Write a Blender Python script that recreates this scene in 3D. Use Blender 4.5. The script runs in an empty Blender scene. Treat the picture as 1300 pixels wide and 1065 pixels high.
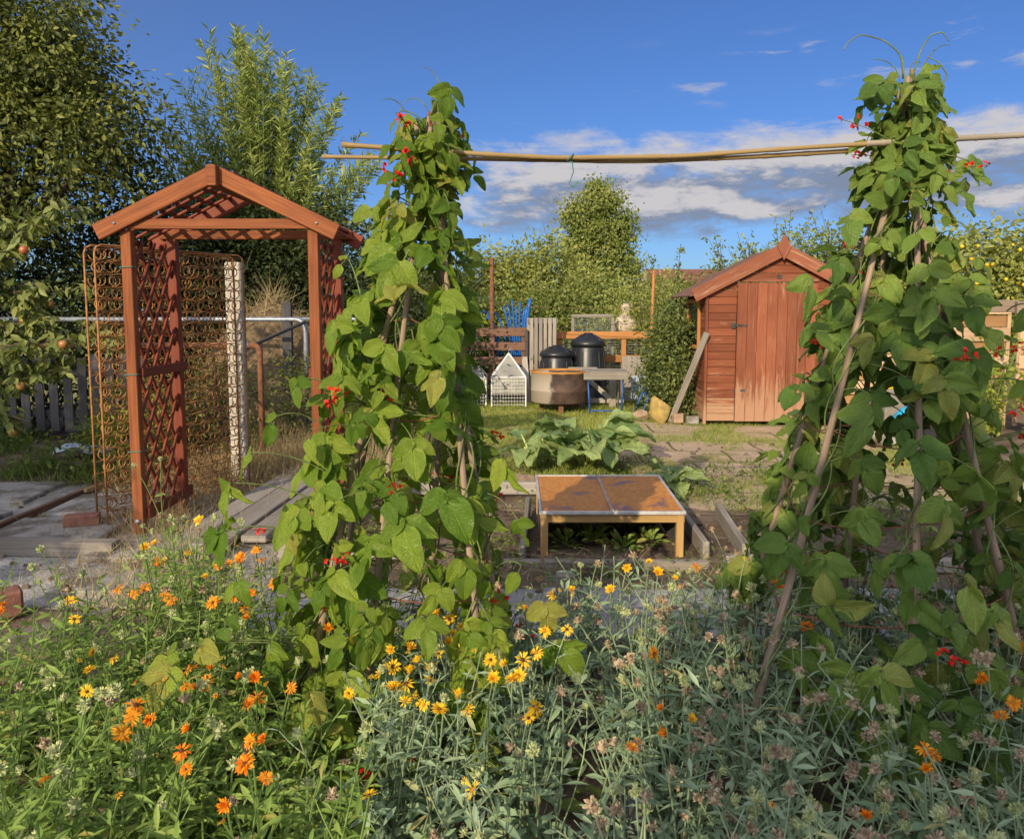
import bpy, math, random
import numpy as np
PI = math.pi
SC = bpy.context.scene
COL = SC.collection
rng = np.random.default_rng(7)
R = random.Random(11)
ORI = {}

def A(*v): return np.array(v, float)
def nrm(v):
    v = np.asarray(v, float)
    return v / np.maximum(np.linalg.norm(v, axis=-1, keepdims=True), 1e-9)

# ------------------------------------------------------------------ mesh builder
class MB:
    def __init__(s):
        s.V = []; s.F = []; s.UV = []; s.var = []; s.n = 0
    def add(s, V, F, uv=None, luv=None, var=0.5):
        V = np.asarray(V, float).reshape(-1, 3); F = np.asarray(F, int)
        s.V.append(V); s.F.append(F + s.n)
        if luv is not None: s.UV.append(np.asarray(luv, float).reshape(-1, 2))
        elif uv is not None: s.UV.append(np.asarray(uv, float)[F.ravel()])
        else: s.UV.append(np.zeros((F.size, 2)))
        s.var.append(np.broadcast_to(np.asarray(var, float), (len(V),)).copy())
        s.n += len(V)
        return s
    def bar(s, p0, p1, w, h, up=(0, 0, 1), b=0.004, var=None, twist=0.0):
        """chamfered beam from p0 to p1; w across, h along 'up'"""
        p0 = np.asarray(p0, float); p1 = np.asarray(p1, float)
        d = p1 - p0; L = np.linalg.norm(d); x = d / L
        up = np.asarray(up, float); z = up - x * np.dot(up, x)
        if np.linalg.norm(z) < 1e-4:
            up = A(0, 1, 0); z = up - x * np.dot(up, x)
        z = nrm(z); y = np.cross(z, x)
        b = min(b, w * .3, h * .3, L * .3)
        H = A(L / 2, w / 2, h / 2)
        vs = {}; V = []
        for sx in (-1, 1):
            for sy in (-1, 1):
                for sz in (-1, 1):
                    sg = A(sx, sy, sz)
                    for ax in range(3):
                        q = sg * (H - b); q[ax] = sg[ax] * H[ax]
                        vs[(sx, sy, sz, ax)] = len(V); V.append(q)
        F = []
        for ax in range(3):
            o = [i for i in range(3) if i != ax]
            for sg in (-1, 1):
                f = []
                for (a, c) in ((-1, -1), (1, -1), (1, 1), (-1, 1)):
                    k = [0, 0, 0]; k[ax] = sg; k[o[0]] = a; k[o[1]] = c
                    f.append(vs[(*k, ax)])
                if (sg < 0) != (ax == 1): f = f[::-1]
                F.append(f)
        for ax in range(3):      # edges parallel to ax
            o = [i for i in range(3) if i != ax]
            for a in (-1, 1):
                for c in (-1, 1):
                    k0 = [0, 0, 0]; k0[o[0]] = a; k0[o[1]] = c
                    k1 = list(k0); k0[ax] = -1; k1[ax] = 1
                    f = [vs[(*k0, o[0])], vs[(*k0, o[1])], vs[(*k1, o[1])], vs[(*k1, o[0])]]
                    F.append(f)
        V = np.array(V); F = np.array(F)
        # outward winding
        for i, f in enumerate(F):
            n = np.cross(V[f[1]] - V[f[0]], V[f[2]] - V[f[0]])
            if np.dot(n, V[f].mean(0)) < 0: F[i] = f[::-1]
        luv = []
        for f in F:
            n = np.abs(np.cross(V[f[1]] - V[f[0]], V[f[2]] - V[f[0]]))
            ax = int(np.argmax(n / (A(1, 1, 1))))
            for i in f:
                v = V[i]
                luv.append((v[1] * .25, v[2]) if ax == 0 else (v[0], v[2] + .31) if ax == 1 else (v[0], v[1]))
        off = R.random() * 20
        luv = np.array(luv) + off
        c = (p0 + p1) / 2
        if twist:
            cs, sn = math.cos(twist), math.sin(twist); y, z = y * cs + z * sn, z * cs - y * sn
        W = c + V[:, :1] * x + V[:, 1:2] * y + V[:, 2:3] * z
        T = []
        for sx in (-1, 1):
            for sy in (-1, 1):
                for sz in (-1, 1):
                    T.append([vs[(sx, sy, sz, a)] for a in range(3)])
        T = np.array(T)
        for i, f in enumerate(T):
            n = np.cross(V[f[1]] - V[f[0]], V[f[2]] - V[f[0]])
            if np.dot(n, V[f].mean(0)) < 0: T[i] = f[::-1]
        vr = R.random() if var is None else var
        n0 = s.n
        s.add(W, F, luv=luv, var=vr)
        tu = np.array([(V[i][0], V[i][1]) for f in T for i in f]) + off
        s.F.append(T + n0); s.UV.append(tu)
        return s
    def box(s, c, size, b=0.004, rot=0.0, var=None):
        c = np.asarray(c, float); lx, ly, lz = size
        d = A(math.cos(rot), math.sin(rot), 0)
        return s.bar(c - d * lx / 2, c + d * lx / 2, ly, lz, b=b, var=var)
    def tube(s, pts, r, n=8, cap=True, var=0.5, closed=False):
        P = np.asarray(pts, float); m = len(P)
        r = np.broadcast_to(np.asarray(r, float), (m,))
        if closed: T = nrm(np.roll(P, -1, 0) - np.roll(P, 1, 0))
        else:
            T = np.gradient(P, axis=0); T = nrm(T)
        u = A(0, 0, 1) if abs(T[0][2]) < .9 else A(1, 0, 0)
        fr = []
        for t in T:
            u = u - t * np.dot(u, t); u = nrm(u); fr.append((u, np.cross(t, u)))
        a = np.linspace(0, 2 * PI, n, endpoint=False)
        U = np.array([f[0] for f in fr]); W = np.array([f[1] for f in fr])
        V = P[:, None] + r[:, None, None] * (np.cos(a)[None, :, None] * U[:, None] + np.sin(a)[None, :, None] * W[:, None])
        V = V.reshape(-1, 3)
        L = np.concatenate([[0], np.cumsum(np.linalg.norm(np.diff(P, axis=0), axis=1))])
        uv = np.stack([np.repeat(L, n), np.tile(np.arange(n) / n * 2 * PI * max(float(r.mean()), 1e-4), m)], 1) + R.random() * 10
        mm = m if closed else m - 1
        i = np.arange(mm)[:, None] * n; i2 = ((np.arange(mm) + 1) % m)[:, None] * n
        j = np.arange(n)[None]; k = (j + 1) % n
        F = np.stack([i + j, i + k, i2 + k, i2 + j], -1).reshape(-1, 4)
        n0 = s.n
        s.add(V, F, uv=uv, var=var)
        if cap and not closed:
            s.F.append(np.array([np.arange(n)[::-1] + n0])); s.UV.append(np.zeros((n, 2)))
            s.F.append(np.array([np.arange(n) + n0 + (m - 1) * n])); s.UV.append(np.zeros((n, 2)))
        return s
    def lathe(s, prof, c=(0, 0, 0), n=32, var=.5):
        """prof: list of (r,z)"""
        P = np.array(prof, float); a = np.linspace(0, 2 * PI, n, endpoint=False)
        V = np.stack([P[:, :1] * np.cos(a), P[:, :1] * np.sin(a), np.repeat(P[:, 1:], n, 1)], -1).reshape(-1, 3) + np.asarray(c)
        m = len(P); i = np.arange(m - 1)[:, None] * n; j = np.arange(n)[None]; k = (j + 1) % n
        F = np.stack([i + j, i + k, i + n + k, i + n + j], -1).reshape(-1, 4)
        uv = np.stack([np.tile(a, m), np.repeat(P[:, 1], n)], 1)
        return s.add(V, F, uv=uv, var=var)
    def inst(s, tpl, M, P, S, var=0.5):
        """many copies of a template (V,F,UV): M (n,3,3) columns are the axes"""
        V, F, uv = tpl; n = len(P)
        S = np.asarray(S, float)
        if S.ndim == 0: S = np.full(n, S)
        if S.ndim == 1: S = S[:, None, None]
        else: S = S[:, None, :]
        W = np.einsum('nij,nkj->nki', M, V[None] * S) + P[:, None]
        k = len(V)
        FF = (F[None] + (np.arange(n) * k)[:, None, None]).reshape(-1, F.shape[1])
        luv = np.tile(uv[F.ravel()], (n, 1))
        return s.add(W.reshape(-1, 3), FF, luv=luv, var=np.repeat(np.broadcast_to(var, (n,)), k))
    def build(s, name, mat, parent=None, smooth=False, origin=None):
        V = np.concatenate(s.V); 
        if parent is not None: o = ORI[parent.name]
        else:
            if origin is None:
                lo, hi = V.min(0), V.max(0); origin = A((lo[0] + hi[0]) / 2, (lo[1] + hi[1]) / 2, lo[2])
            o = np.asarray(origin, float)
        V = V - o
        me = bpy.data.meshes.new(name)
        sizes = np.concatenate([np.full(len(f), f.shape[1]) for f in s.F])
        loops = np.concatenate([f.ravel() for f in s.F])
        uv = np.concatenate(s.UV)
        me.vertices.add(len(V)); me.vertices.foreach_set('co', V.astype(np.float32).ravel())
        me.loops.add(len(loops)); me.loops.foreach_set('vertex_index', loops.astype(np.int32))
        me.polygons.add(len(sizes))
        st = np.concatenate([[0], np.cumsum(sizes)[:-1]])
        me.polygons.foreach_set('loop_start', st.astype(np.int32))
        me.polygons.foreach_set('use_smooth', np.full(len(sizes), bool(smooth)))
        me.update(calc_edges=True)
        ul = me.uv_layers.new(name='UVMap'); ul.data.foreach_set('uv', uv.astype(np.float32).ravel())
        at = me.attributes.new('var', 'FLOAT', 'POINT')
        at.data.foreach_set('value', np.concatenate(s.var).astype(np.float32))
        me.materials.append(mat)
        ob = bpy.data.objects.new(name, me); COL.objects.link(ob)
        ORI[ob.name] = o
        if parent is not None: ob.parent = parent
        else: ob.location = o
        return ob

def tag(o, label=None, cat=None, group=None, kind=None):
    if label: o['label'] = label
    if cat: o['category'] = cat
    if group: o['group'] = group
    if kind: o['kind'] = kind
    return o
def thing(name, label, cat, loc, group=None):
    o = bpy.data.objects.new(name, None); COL.objects.link(o); o.location = loc
    o.empty_display_size = .1
    ORI[o.name] = np.asarray(loc, float)
    return tag(o, label, cat, group)

# ------------------------------------------------------------------ node materials
class NT:
    def __init__(s, tree): s.t = tree; s.t.nodes.clear()
    def n(s, typ, ins=None, **kw):
        nd = s.t.nodes.new(typ)
        for k, v in kw.items(): setattr(nd, k, v)
        for k, v in (ins or {}).items():
            sock = nd.inputs[k]
            if hasattr(v, 'bl_idname') or isinstance(v, bpy.types.NodeSocket): s.t.links.new(v, sock)
            else:
                if sock.type == 'RGBA' and len(v) == 3: v = (*v, 1)
                sock.default_value = v
        return nd
    def math(s, op, a, b=0.0, c=0.0, clamp=False):
        nd = s.n('ShaderNodeMath', {0: a, 1: b, 2: c}, operation=op); nd.use_clamp = clamp
        return nd.outputs[0]
    def vmath(s, op, a, b=(0, 0, 0)):
        nd = s.n('ShaderNodeVectorMath', {0: a, 1: b}, operation=op); return nd.outputs[0]
    def mix(s, f, a, b, mode='MIX'):
        nd = s.n('ShaderNodeMix', data_type='RGBA', blend_type=mode)
        for k, v in ((0, f), (6, a), (7, b)):
            if isinstance(v, bpy.types.NodeSocket): s.t.links.new(v, nd.inputs[k])
            else:
                if k and len(v) == 3: v = (*v, 1)
                nd.inputs[k].default_value = v
        return nd.outputs[2]
    def step(s, x, lo, hi):
        nd = s.n('ShaderNodeMapRange', {0: x, 1: lo, 2: hi, 3: 0.0, 4: 1.0}); nd.interpolation_type = 'SMOOTHSTEP'; return nd.outputs[0]
    def lin(s, x, lo, hi, a, b):
        return s.n('ShaderNodeMapRange', {0: x, 1: lo, 2: hi, 3: a, 4: b}).outputs[0]
    def noise(s, vec, scale, detail=4.0, rough=.55, dist=0.0, out=0):
        ins = {'Scale': scale, 'Detail': detail, 'Roughness': rough, 'Distortion': dist}
        if vec is not None: ins['Vector'] = vec
        return s.n('ShaderNodeTexNoise', ins).outputs[out]
    def attr(s, name, out='Fac'): return s.n('ShaderNodeAttribute', attribute_name=name).outputs[out]
    def scale(s, vec, sc, loc=(0, 0, 0)):
        return s.n('ShaderNodeMapping', {'Vector': vec, 'Scale': sc, 'Location': loc}).outputs[0]
    def bump(s, h, strength=.5, dist=.01):
        return s.n('ShaderNodeBump', {'Height': h, 'Strength': strength, 'Distance': dist}).outputs[0]
    def out(s, sh): s.n('ShaderNodeOutputMaterial', {'Surface': sh})

def newmat(name):
    m = bpy.data.materials.new(name); m.use_nodes = True
    return m, NT(m.node_tree)

def m_wood(name, c1, c2, weather=None, wamt=.5, rough=.75, bump=.4, gs=1.0, low=None, spots=.0):
    """grain along U; weather = pale bare colour mixed by patches; low = (height, colour) more bare wood near the ground"""
    m, N = newmat(name)
    uv = N.n('ShaderNodeTexCoord'); 
    ob = N.n('ShaderNodeObjectInfo')
    v = N.vmath('ADD', uv.outputs['UV'], N.n('ShaderNodeCombineXYZ', {0: N.math('MULTIPLY', ob.outputs['Random'], 37.0), 1: N.math('MULTIPLY', ob.outputs['Random'], 11.0)}).outputs[0])
    g1 = N.noise(N.scale(v, (1.3 * gs, 34 * gs, 1)), 2.0, 6, .6, .6)
    g2 = N.noise(N.scale(v, (.8 * gs, 150 * gs, 1)), 1.5, 3, .6)
    g3 = N.noise(v, 1.3, 3, .5)
    f = N.math('MULTIPLY_ADD', g2, .4, N.math('MULTIPLY', g1, .7))
    f = N.step(f, .3, .8)
    col = N.mix(f, c1, c2)
    pv = N.lin(N.attr('var'), 0, 1, .78, 1.2)
    col = N.mix(1.0, col, N.n('ShaderNodeCombineColor', {0: pv, 1: pv, 2: pv}).outputs[0], 'MULTIPLY')
    col = N.mix(N.step(g3, .35, .75), col, N.mix(1.0, col, (.72, .7, .68), 'MULTIPLY'))
    if weather:
        geo = N.n('ShaderNodeNewGeometry')
        pn = N.noise(N.scale(v, (2.2, 22, 1)), 1.0, 5, .65, .5)
        amt = N.step(pn, 1 - wamt - .12, 1 - wamt + .12)
        if low:
            z = N.n('ShaderNodeSeparateXYZ', {0: geo.outputs['Position']}).outputs[2]
            lo = N.lin(z, low[0], low[1], .40, 0.0)
            amt = N.step(N.math('ADD', pn, lo), 1 - wamt - .10, 1 - wamt + .14)
        col = N.mix(amt, col, weather)
    if spots:
        k = N.n('ShaderNodeTexVoronoi', {'Vector': N.scale(v, (2.2, 9, 1)), 'Scale': 1.0}).outputs[0]
        col = N.mix(N.math('MULTIPLY', N.math('SUBTRACT', 1.0, N.step(k, .03, .12)), spots), col, (.06, .03, .015))
    h = N.math('ADD', N.math('MULTIPLY', g1, .6), N.math('MULTIPLY', g2, .5))
    b = N.n('ShaderNodeBsdfPrincipled', {'Base Color': col, 'Roughness': rough, 'Specular IOR Level': .25, 'Normal': N.bump(h, bump, .004)})
    N.out(b.outputs[0]); return m

def m_leaf(name, ca, cb, trans=.3, tcol=None, rough=.5, spec=.35, vein=0, brown=None, bscale=3.0, size=1.0, old=0.0):
    m, N = newmat(name)
    var = N.attr('var')
    tc = N.n('ShaderNodeTexCoord')
    nz = N.noise(tc.outputs['Object'], bscale, 3, .5)
    f = N.math('ADD', N.math('MULTIPLY', var, .95), N.math('ADD', N.math('MULTIPLY_ADD', nz, .9, -.42), N.math('MULTIPLY_ADD', N.n('ShaderNodeObjectInfo').outputs['Random'], .36, -.18)), clamp=True)
    col = N.mix(f, ca, cb)
    if brown:
        bn = N.noise(tc.outputs['Object'], 45.0, 2, .5)
        col = N.mix(N.math('MULTIPLY', N.step(N.math('ADD', bn, N.math('MULTIPLY', var, .25)), .72, .86), brown[1]), col, brown[0])
    if old:
        col = N.mix(N.math('MULTIPLY', N.step(var, .90, .97), old), col, (.40, .33, .10))
    ins = {}
    if vein:
        s = N.n('ShaderNodeSeparateXYZ', {0: tc.outputs['UV']})
        au = N.math('ABSOLUTE', s.outputs[0])
        mid = N.math('SUBTRACT', 1.0, N.step(au, .012, .05))
        ph = N.math('FRACT', N.math('MULTIPLY', N.math('SUBTRACT', s.outputs[1], N.math('MULTIPLY', N.math('POWER', au, .85), .42)), 6.5))
        side = N.math('SUBTRACT', 1.0, N.step(N.math('ABSOLUTE', N.math('SUBTRACT', ph, .5)), .03, .13))
        cell = N.n('ShaderNodeTexVoronoi', {'Vector': tc.outputs['UV'], 'Scale': 17.0}, feature='DISTANCE_TO_EDGE').outputs[0]
        cellv = N.step(cell, .0, .12)
        vv = N.math('MAXIMUM', mid, N.math('MULTIPLY', side, .55))
        col = N.mix(N.math('MULTIPLY', vv, vein), col, N.mix(1.0, col, (1.8, 1.6, 1.5), 'MULTIPLY'))
        col = N.mix(N.math('MULTIPLY', N.math('SUBTRACT', 1.0, cellv), .22), col, N.mix(1.0, col, (.6, .6, .6), 'MULTIPLY'))
        hh = N.math('ADD', N.math('MULTIPLY', vv, -.7), N.math('MULTIPLY', cellv, .35))
        hh = N.math('ADD', hh, N.math('MULTIPLY', N.noise(tc.outputs['UV'], 7.0, 3), .5))
        ins['Normal'] = N.bump(hh, .9, .005)
    p = N.n('ShaderNodeBsdfPrincipled', {'Base Color': col, 'Roughness': rough, 'Specular IOR Level': spec, **ins})
    tcol = tcol or (1.25, 1.3, .6)
    t = N.n('ShaderNodeBsdfTranslucent', {'Color': N.mix(1.0, col, tcol, 'MULTIPLY')})
    sh = N.n('ShaderNodeMixShader', {0: trans, 1: p.outputs[0], 2: t.outputs[0]})
    N.out(sh.outputs[0]); return m

def m_plain(name, c1, c2=None, rough=.6, metal=0.0, scale=8.0, bump=.0, spec=.4, detail=5, coord='Object', trans=0.0, contrast=(.35, .65)):
    m, N = newmat(name)
    c2 = c2 or tuple(x * .75 for x in c1)
    tc = N.n('ShaderNodeTexCoord')
    nz = N.noise(tc.outputs[coord], scale, detail, .6)
    col = N.mix(N.step(nz, *contrast), c2, c1)
    vr = N.lin(N.attr('var'), 0, 1, .8, 1.2)
    col = N.mix(1.0, col, N.n('ShaderNodeCombineColor', {0: vr, 1: vr, 2: vr}).outputs[0], 'MULTIPLY')
    ins = {'Base Color': col, 'Roughness': rough, 'Metallic': metal, 'Specular IOR Level': spec}
    if bump: ins['Normal'] = N.bump(N.noise(tc.outputs[coord], scale * 3, 5, .65), bump, .01)
    p = N.n('ShaderNodeBsdfPrincipled', ins)
    if trans:
        t = N.n('ShaderNodeBsdfTranslucent', {'Color': col})
        p = N.n('ShaderNodeMixShader', {0: trans, 1: p.outputs[0], 2: t.outputs[0]})
    N.out(p.outputs[0]); return m

M = {}
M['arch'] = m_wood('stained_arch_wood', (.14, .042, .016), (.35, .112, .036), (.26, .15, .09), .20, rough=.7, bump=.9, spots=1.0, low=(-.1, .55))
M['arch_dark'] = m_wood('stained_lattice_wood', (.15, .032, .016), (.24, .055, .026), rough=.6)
M['shed'] = m_wood('shed_paint', (.16, .046, .022), (.27, .088, .04), (.38, .22, .13), .35, rough=.8, low=(0.0, .55))
M['shed_door'] = m_wood('shed_door_paint', (.20, .062, .031), (.31, .105, .052), (.36, .20, .12), .35, rough=.8, low=(0.0, .75))
M['barge'] = m_wood('shed_barge_paint', (.20, .066, .034), (.31, .11, .06), (.38, .22, .14), .38, rough=.8)
M['grey_wood'] = m_wood('weathered_grey_wood', (.20, .175, .15), (.38, .34, .29), rough=.9, bump=.6)
M['pale_wood'] = m_wood('pale_weathered_plank', (.26, .235, .21), (.46, .42, .37), (.15, .12, .09), .25, rough=.95, bump=.8)
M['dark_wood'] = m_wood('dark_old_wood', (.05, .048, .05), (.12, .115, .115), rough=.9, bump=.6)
M['pine'] = m_wood('new_pine', (.40, .24, .09), (.58, .37, .15), rough=.6, spots=.8)
M['orange_wood'] = m_wood('orange_timber', (.40, .17, .05), (.55, .26, .09), rough=.7)
M['pallet'] = m_wood('brown_pallet_wood', (.14, .075, .05), (.26, .15, .10), (.34, .27, .22), .3, rough=.9)
M['fence_front'] = m_wood('fence_board_pale', (.44, .29, .17), (.60, .42, .26), rough=.85)
M['fence_back'] = m_wood('fence_board_tan', (.36, .19, .08), (.48, .28, .13), rough=.85)
M['fence_cap'] = m_wood('fence_cap', (.15, .11, .08), (.26, .20, .15), rough=.9)
M['bark'] = m_wood('bark', (.06, .045, .032), (.15, .12, .09), rough=.95, bump=1.0, gs=.4)
M['stem'] = m_plain('green_stem', (.16, .24, .06), (.10, .16, .04), .6, scale=20)
M['vine'] = m_plain('vine_stem', (.17, .22, .07), (.10, .12, .04), .6, scale=20)
M['hazel'] = m_wood('bean_cane', (.20, .14, .10), (.42, .31, .23), (.50, .42, .34), .25, rough=.7)
M['bamboo'] = m_wood('golden_bamboo', (.25, .165, .07), (.38, .27, .12), (.24, .19, .13), .28, rough=.45, bump=.15, gs=.5)
M['bamboo_shade'] = m_wood('shade_grey_bamboo', (.26, .22, .17), (.38, .33, .26), rough=.6, bump=.2)  # copy of the bamboo, greyed in its colour for the shaded end
M['twine'] = m_plain('red_brown_twine', (.26, .10, .06), (.16, .06, .04), .9, scale=60)
M['cord'] = m_plain('green_cord', (.05, .22, .20), None, .7)
M['wire_rust'] = m_plain('rusty_wire', (.42, .20, .065), (.26, .115, .045), .85, scale=30)
M['rust'] = m_plain('rusty_pipe', (.26, .11, .05), (.14, .065, .035), .9, scale=25, bump=.3)
M['galv'] = m_plain('galvanised_pipe', (.36, .39, .43), (.22, .25, .30), .5, .6, scale=14)
M['blue_pipe'] = m_plain('blue_plastic', (.010, .115, .40), (.008, .08, .30), .4, scale=6)
M['blue_paint'] = m_plain('blue_painted_steel', (.025, .10, .36), (.02, .06, .2), .45, scale=25)
M['black_plastic'] = m_plain('black_plastic', (.018, .02, .024), (.012, .013, .016), .38, scale=5, spec=.5)
M['concrete'] = m_plain('pale_concrete_post', (.60, .55, .47), (.42, .38, .32), .9, scale=14, bump=.4)
M['slab'] = m_plain('grey_paving', (.34, .325, .30), (.15, .125, .10), .95, scale=6, bump=.6, contrast=(.38, .6))
M['slab2'] = m_plain('brown_paving', (.30, .21, .15), (.18, .125, .09), .92, scale=4, bump=.4)
M['brick'] = m_plain('red_brick', (.30, .13, .09), (.20, .09, .065), .9, scale=22, bump=.5)
M['stone_yellow'] = m_plain('yellow_stone', (.42, .30, .09), (.27, .19, .07), .9, scale=9, bump=.6)
M['stone_buff'] = m_plain('buff_stone', (.38, .26, .17), (.25, .17, .12), .9, scale=9, bump=.6)
M['white_frame'] = m_plain('white_frame', (.72, .72, .70), (.55, .55, .54), .5, scale=10)
M['galv_edge'] = m_plain('aluminium_strip', (.62, .62, .62), (.48, .48, .48), .45, .5, scale=12)
M['felt'] = m_plain('roof_felt', (.22, .11, .075), (.14, .075, .055), .95, scale=40, bump=.4)
M['iron'] = m_plain('rusty_iron_hinge', (.10, .085, .075), (.05, .04, .035), .7, .3, scale=30)
M['sack'] = m_plain('pale_sack', (.55, .46, .36), (.38, .30, .24), .95, scale=9, bump=.4)
M['plastic_sheet'] = m_plain('pale_plastic_sheet', (.45, .52, .62), (.30, .36, .44), .4, scale=12)
M['yellow_plastic'] = m_plain('yellow_plastic', (.72, .50, .02), None, .4)
M['cyan_sheet'] = m_plain('cyan_tarpaulin', (.03, .38, .62), (.02, .26, .48), .45, scale=8)
M['hay'] = m_plain('dry_hay', (.17, .12, .065), (.09, .06, .035), .95, scale=12)
M['straw'] = m_leaf('dry_straw', (.30, .22, .11), (.50, .40, .22), .2, (1, 1, .9), .8, .1)
M['soil'] = m_plain('dark_soil', (.055, .038, .027), (.03, .021, .016), .98, scale=14, bump=.8)
M['house_wall'] = m_plain('house_render', (.45, .36, .28), (.36, .28, .22), .9, scale=3)
M['house_roof'] = m_plain('red_tile_roof', (.24, .09, .06), (.15, .06, .045), .85, scale=6, bump=.4)
M['glass_dark'] = m_plain('window_glass', (.02, .025, .03), None, .08, spec=.6)
# foliage
M['bean'] = m_leaf('bean_leaf', (0.13, 0.24, 0.024), (0.42, 0.53, 0.07), .36, (1.4, 1.4, .5), .42, .4, vein=.75, bscale=2.2, old=.5, brown=((.28, .24, .07), .35))
M['bean_cool'] = m_leaf('bean_leaf_deep', (0.085, 0.18, 0.034), (0.3, 0.43, 0.08), .30, (1.25, 1.25, .55), .42, .4, vein=.7, bscale=2.2, old=.4, brown=((.28, .24, .07), .35))
M['marigold'] = m_leaf('marigold_leaf', (0.15, 0.25, 0.045), (0.32, 0.42, 0.11), .28, None, .6, .25, bscale=4, old=.75)
M['marigold_grey'] = m_leaf('marigold_leaf_grey', (0.19, 0.29, 0.16), (0.38, 0.48, 0.3), .25, (1.1, 1.1, .8), .65, .2, bscale=4, old=.75)  # silvery leaf tone, with the shade on this part of the bed mixed in
M['rhubarb'] = m_leaf('broad_leaf', (0.17, 0.27, 0.11), (0.36, 0.45, 0.17), .3, None, .5, .3, vein=.6, bscale=2)
M['rhubarb_stalk'] = m_plain('pale_stalk', (.42, .46, .14), (.28, .34, .10), .5, scale=9)
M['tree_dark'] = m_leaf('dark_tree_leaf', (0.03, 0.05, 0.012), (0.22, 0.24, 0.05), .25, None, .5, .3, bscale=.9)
M['shadowed'] = m_leaf('shade_dark_leaf', (.016, .028, .009), (.055, .075, .02), .2, None, .5, .3, bscale=.9)  # leaf colour darkened to stand for the shade behind the arch
M['tree_mid'] = m_leaf('mid_tree_leaf', (0.09, 0.135, 0.03), (0.24, 0.27, 0.07), .28, None, .55, .3, bscale=.7)
M['tree_apple'] = m_leaf('apple_leaf', (0.1, 0.14, 0.035), (0.28, 0.31, 0.09), .3, None, .5, .35, bscale=2)
M['willow'] = m_leaf('willow_leaf', (0.19, 0.25, 0.055), (0.47, 0.5, 0.17), .3, None, .55, .35, bscale=1.0)
M['birch'] = m_leaf('birch_leaf', (0.13, 0.17, 0.035), (0.3, 0.32, 0.08), .3, None, .55, .3, bscale=1.0)
M['hedge_yellow'] = m_leaf('yellow_green_leaf', (0.16, 0.2, 0.045), (0.4, 0.4, 0.11), .3, None, .55, .3, bscale=1.2)
M['ivy'] = m_leaf('ivy_leaf', (0.05, 0.08, 0.02), (0.2, 0.23, 0.06), .22, None, .45, .35, bscale=2)
M['grass'] = m_leaf('grass_blade', (0.13, 0.19, 0.03), (0.36, 0.39, 0.1), .3, None, .6, .2, bscale=1.4)
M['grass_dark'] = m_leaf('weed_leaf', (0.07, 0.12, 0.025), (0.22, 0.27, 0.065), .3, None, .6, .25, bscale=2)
M['bramble'] = m_leaf('bramble_leaf', (.06, .095, .02), (.2, .21, .05), .3, None, .55, .3, brown=((.24, .10, .035), .8), bscale=2.5)
M['lime'] = m_leaf('lime_leaf', (.14, .20, .025), (.32, .35, .055), .35, None, .55, .3, bscale=2)
M['cabbage'] = m_leaf('blue_green_leaf', (.045, .09, .06), (.11, .17, .11), .2, None, .5, .3, bscale=3)
M['petal_orange'] = m_leaf('orange_petal', (0.66, 0.13, 0.005), (0.92, 0.44, 0.025), .25, (1.1, 1, .8), .6, .2, bscale=6)
M['petal_yellow'] = m_leaf('yellow_petal', (0.78, 0.4, 0.008), (0.94, 0.68, 0.05), .25, (1.1, 1, .8), .6, .2, bscale=6)
M['disc_dark'] = m_plain('flower_centre_dark', (.14, .045, .012), (.08, .025, .01), .9, scale=90, bump=.5)
M['disc_gold'] = m_plain('flower_centre_gold', (.60, .27, .02), (.40, .15, .012), .9, scale=90, bump=.5)
M['seed_brown'] = m_leaf('seed_husk', (0.3, 0.21, 0.13), (0.62, 0.5, 0.35), .1, (1, 1, 1), .9, .1, bscale=30)
M['seed_green'] = m_leaf('green_seed', (0.34, 0.4, 0.17), (0.62, 0.64, 0.36), .15, (1, 1, .7), .8, .15, bscale=30)
M['scarlet'] = m_leaf('scarlet_petal', (.62, .018, .012), (.80, .04, .015), .2, (1.1, 1, 1), .45, .3, bscale=8)
M['apple'] = m_plain('red_apple', (.38, .07, .04), (.36, .28, .07), .35, scale=9, spec=.5)
M['fruit'] = m_plain('yellow_fruit', (.5, .32, .05), (.38, .3, .06), .4, scale=9)

# ------------------------------------------------------------------ leaf templates (V, F, UV); length along +Y, normal +Z
def t_diamond(w=.32, fold=.10, droop=.12):
    V = np.array([(0, 0, 0), (-w, .42, fold), (0, 1, -droop), (w, .42, fold)], float)
    F = np.array([(0, 3, 2), (0, 2, 1)])
    return V, F, np.stack([V[:, 0] / w, V[:, 1]], 1)
def t_oval(w=.25, fold=.06, curl=.2, seg=4, tip=1.0, belly=.45):
    vs = np.linspace(0, 1, seg + 1); V = []; UV = []
    for v in vs:
        ww = w * (v / belly) ** .7 if v < belly else w * max(0.0, 1 - ((v - belly) / (1 - belly)) ** 1.6)
        ww = max(ww, .012)
        for s in (-1, 0, 1):
            V.append((s * ww, v, abs(s) * fold * (ww / w) - curl * v * v)); UV.append((s, v))
    F = []
    for i in range(seg):
        for j in range(2):
            a = i * 3 + j; F.append((a, a + 1, a + 4, a + 3))
    return np.array(V), np.array(F), np.array(UV, float)
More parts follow.
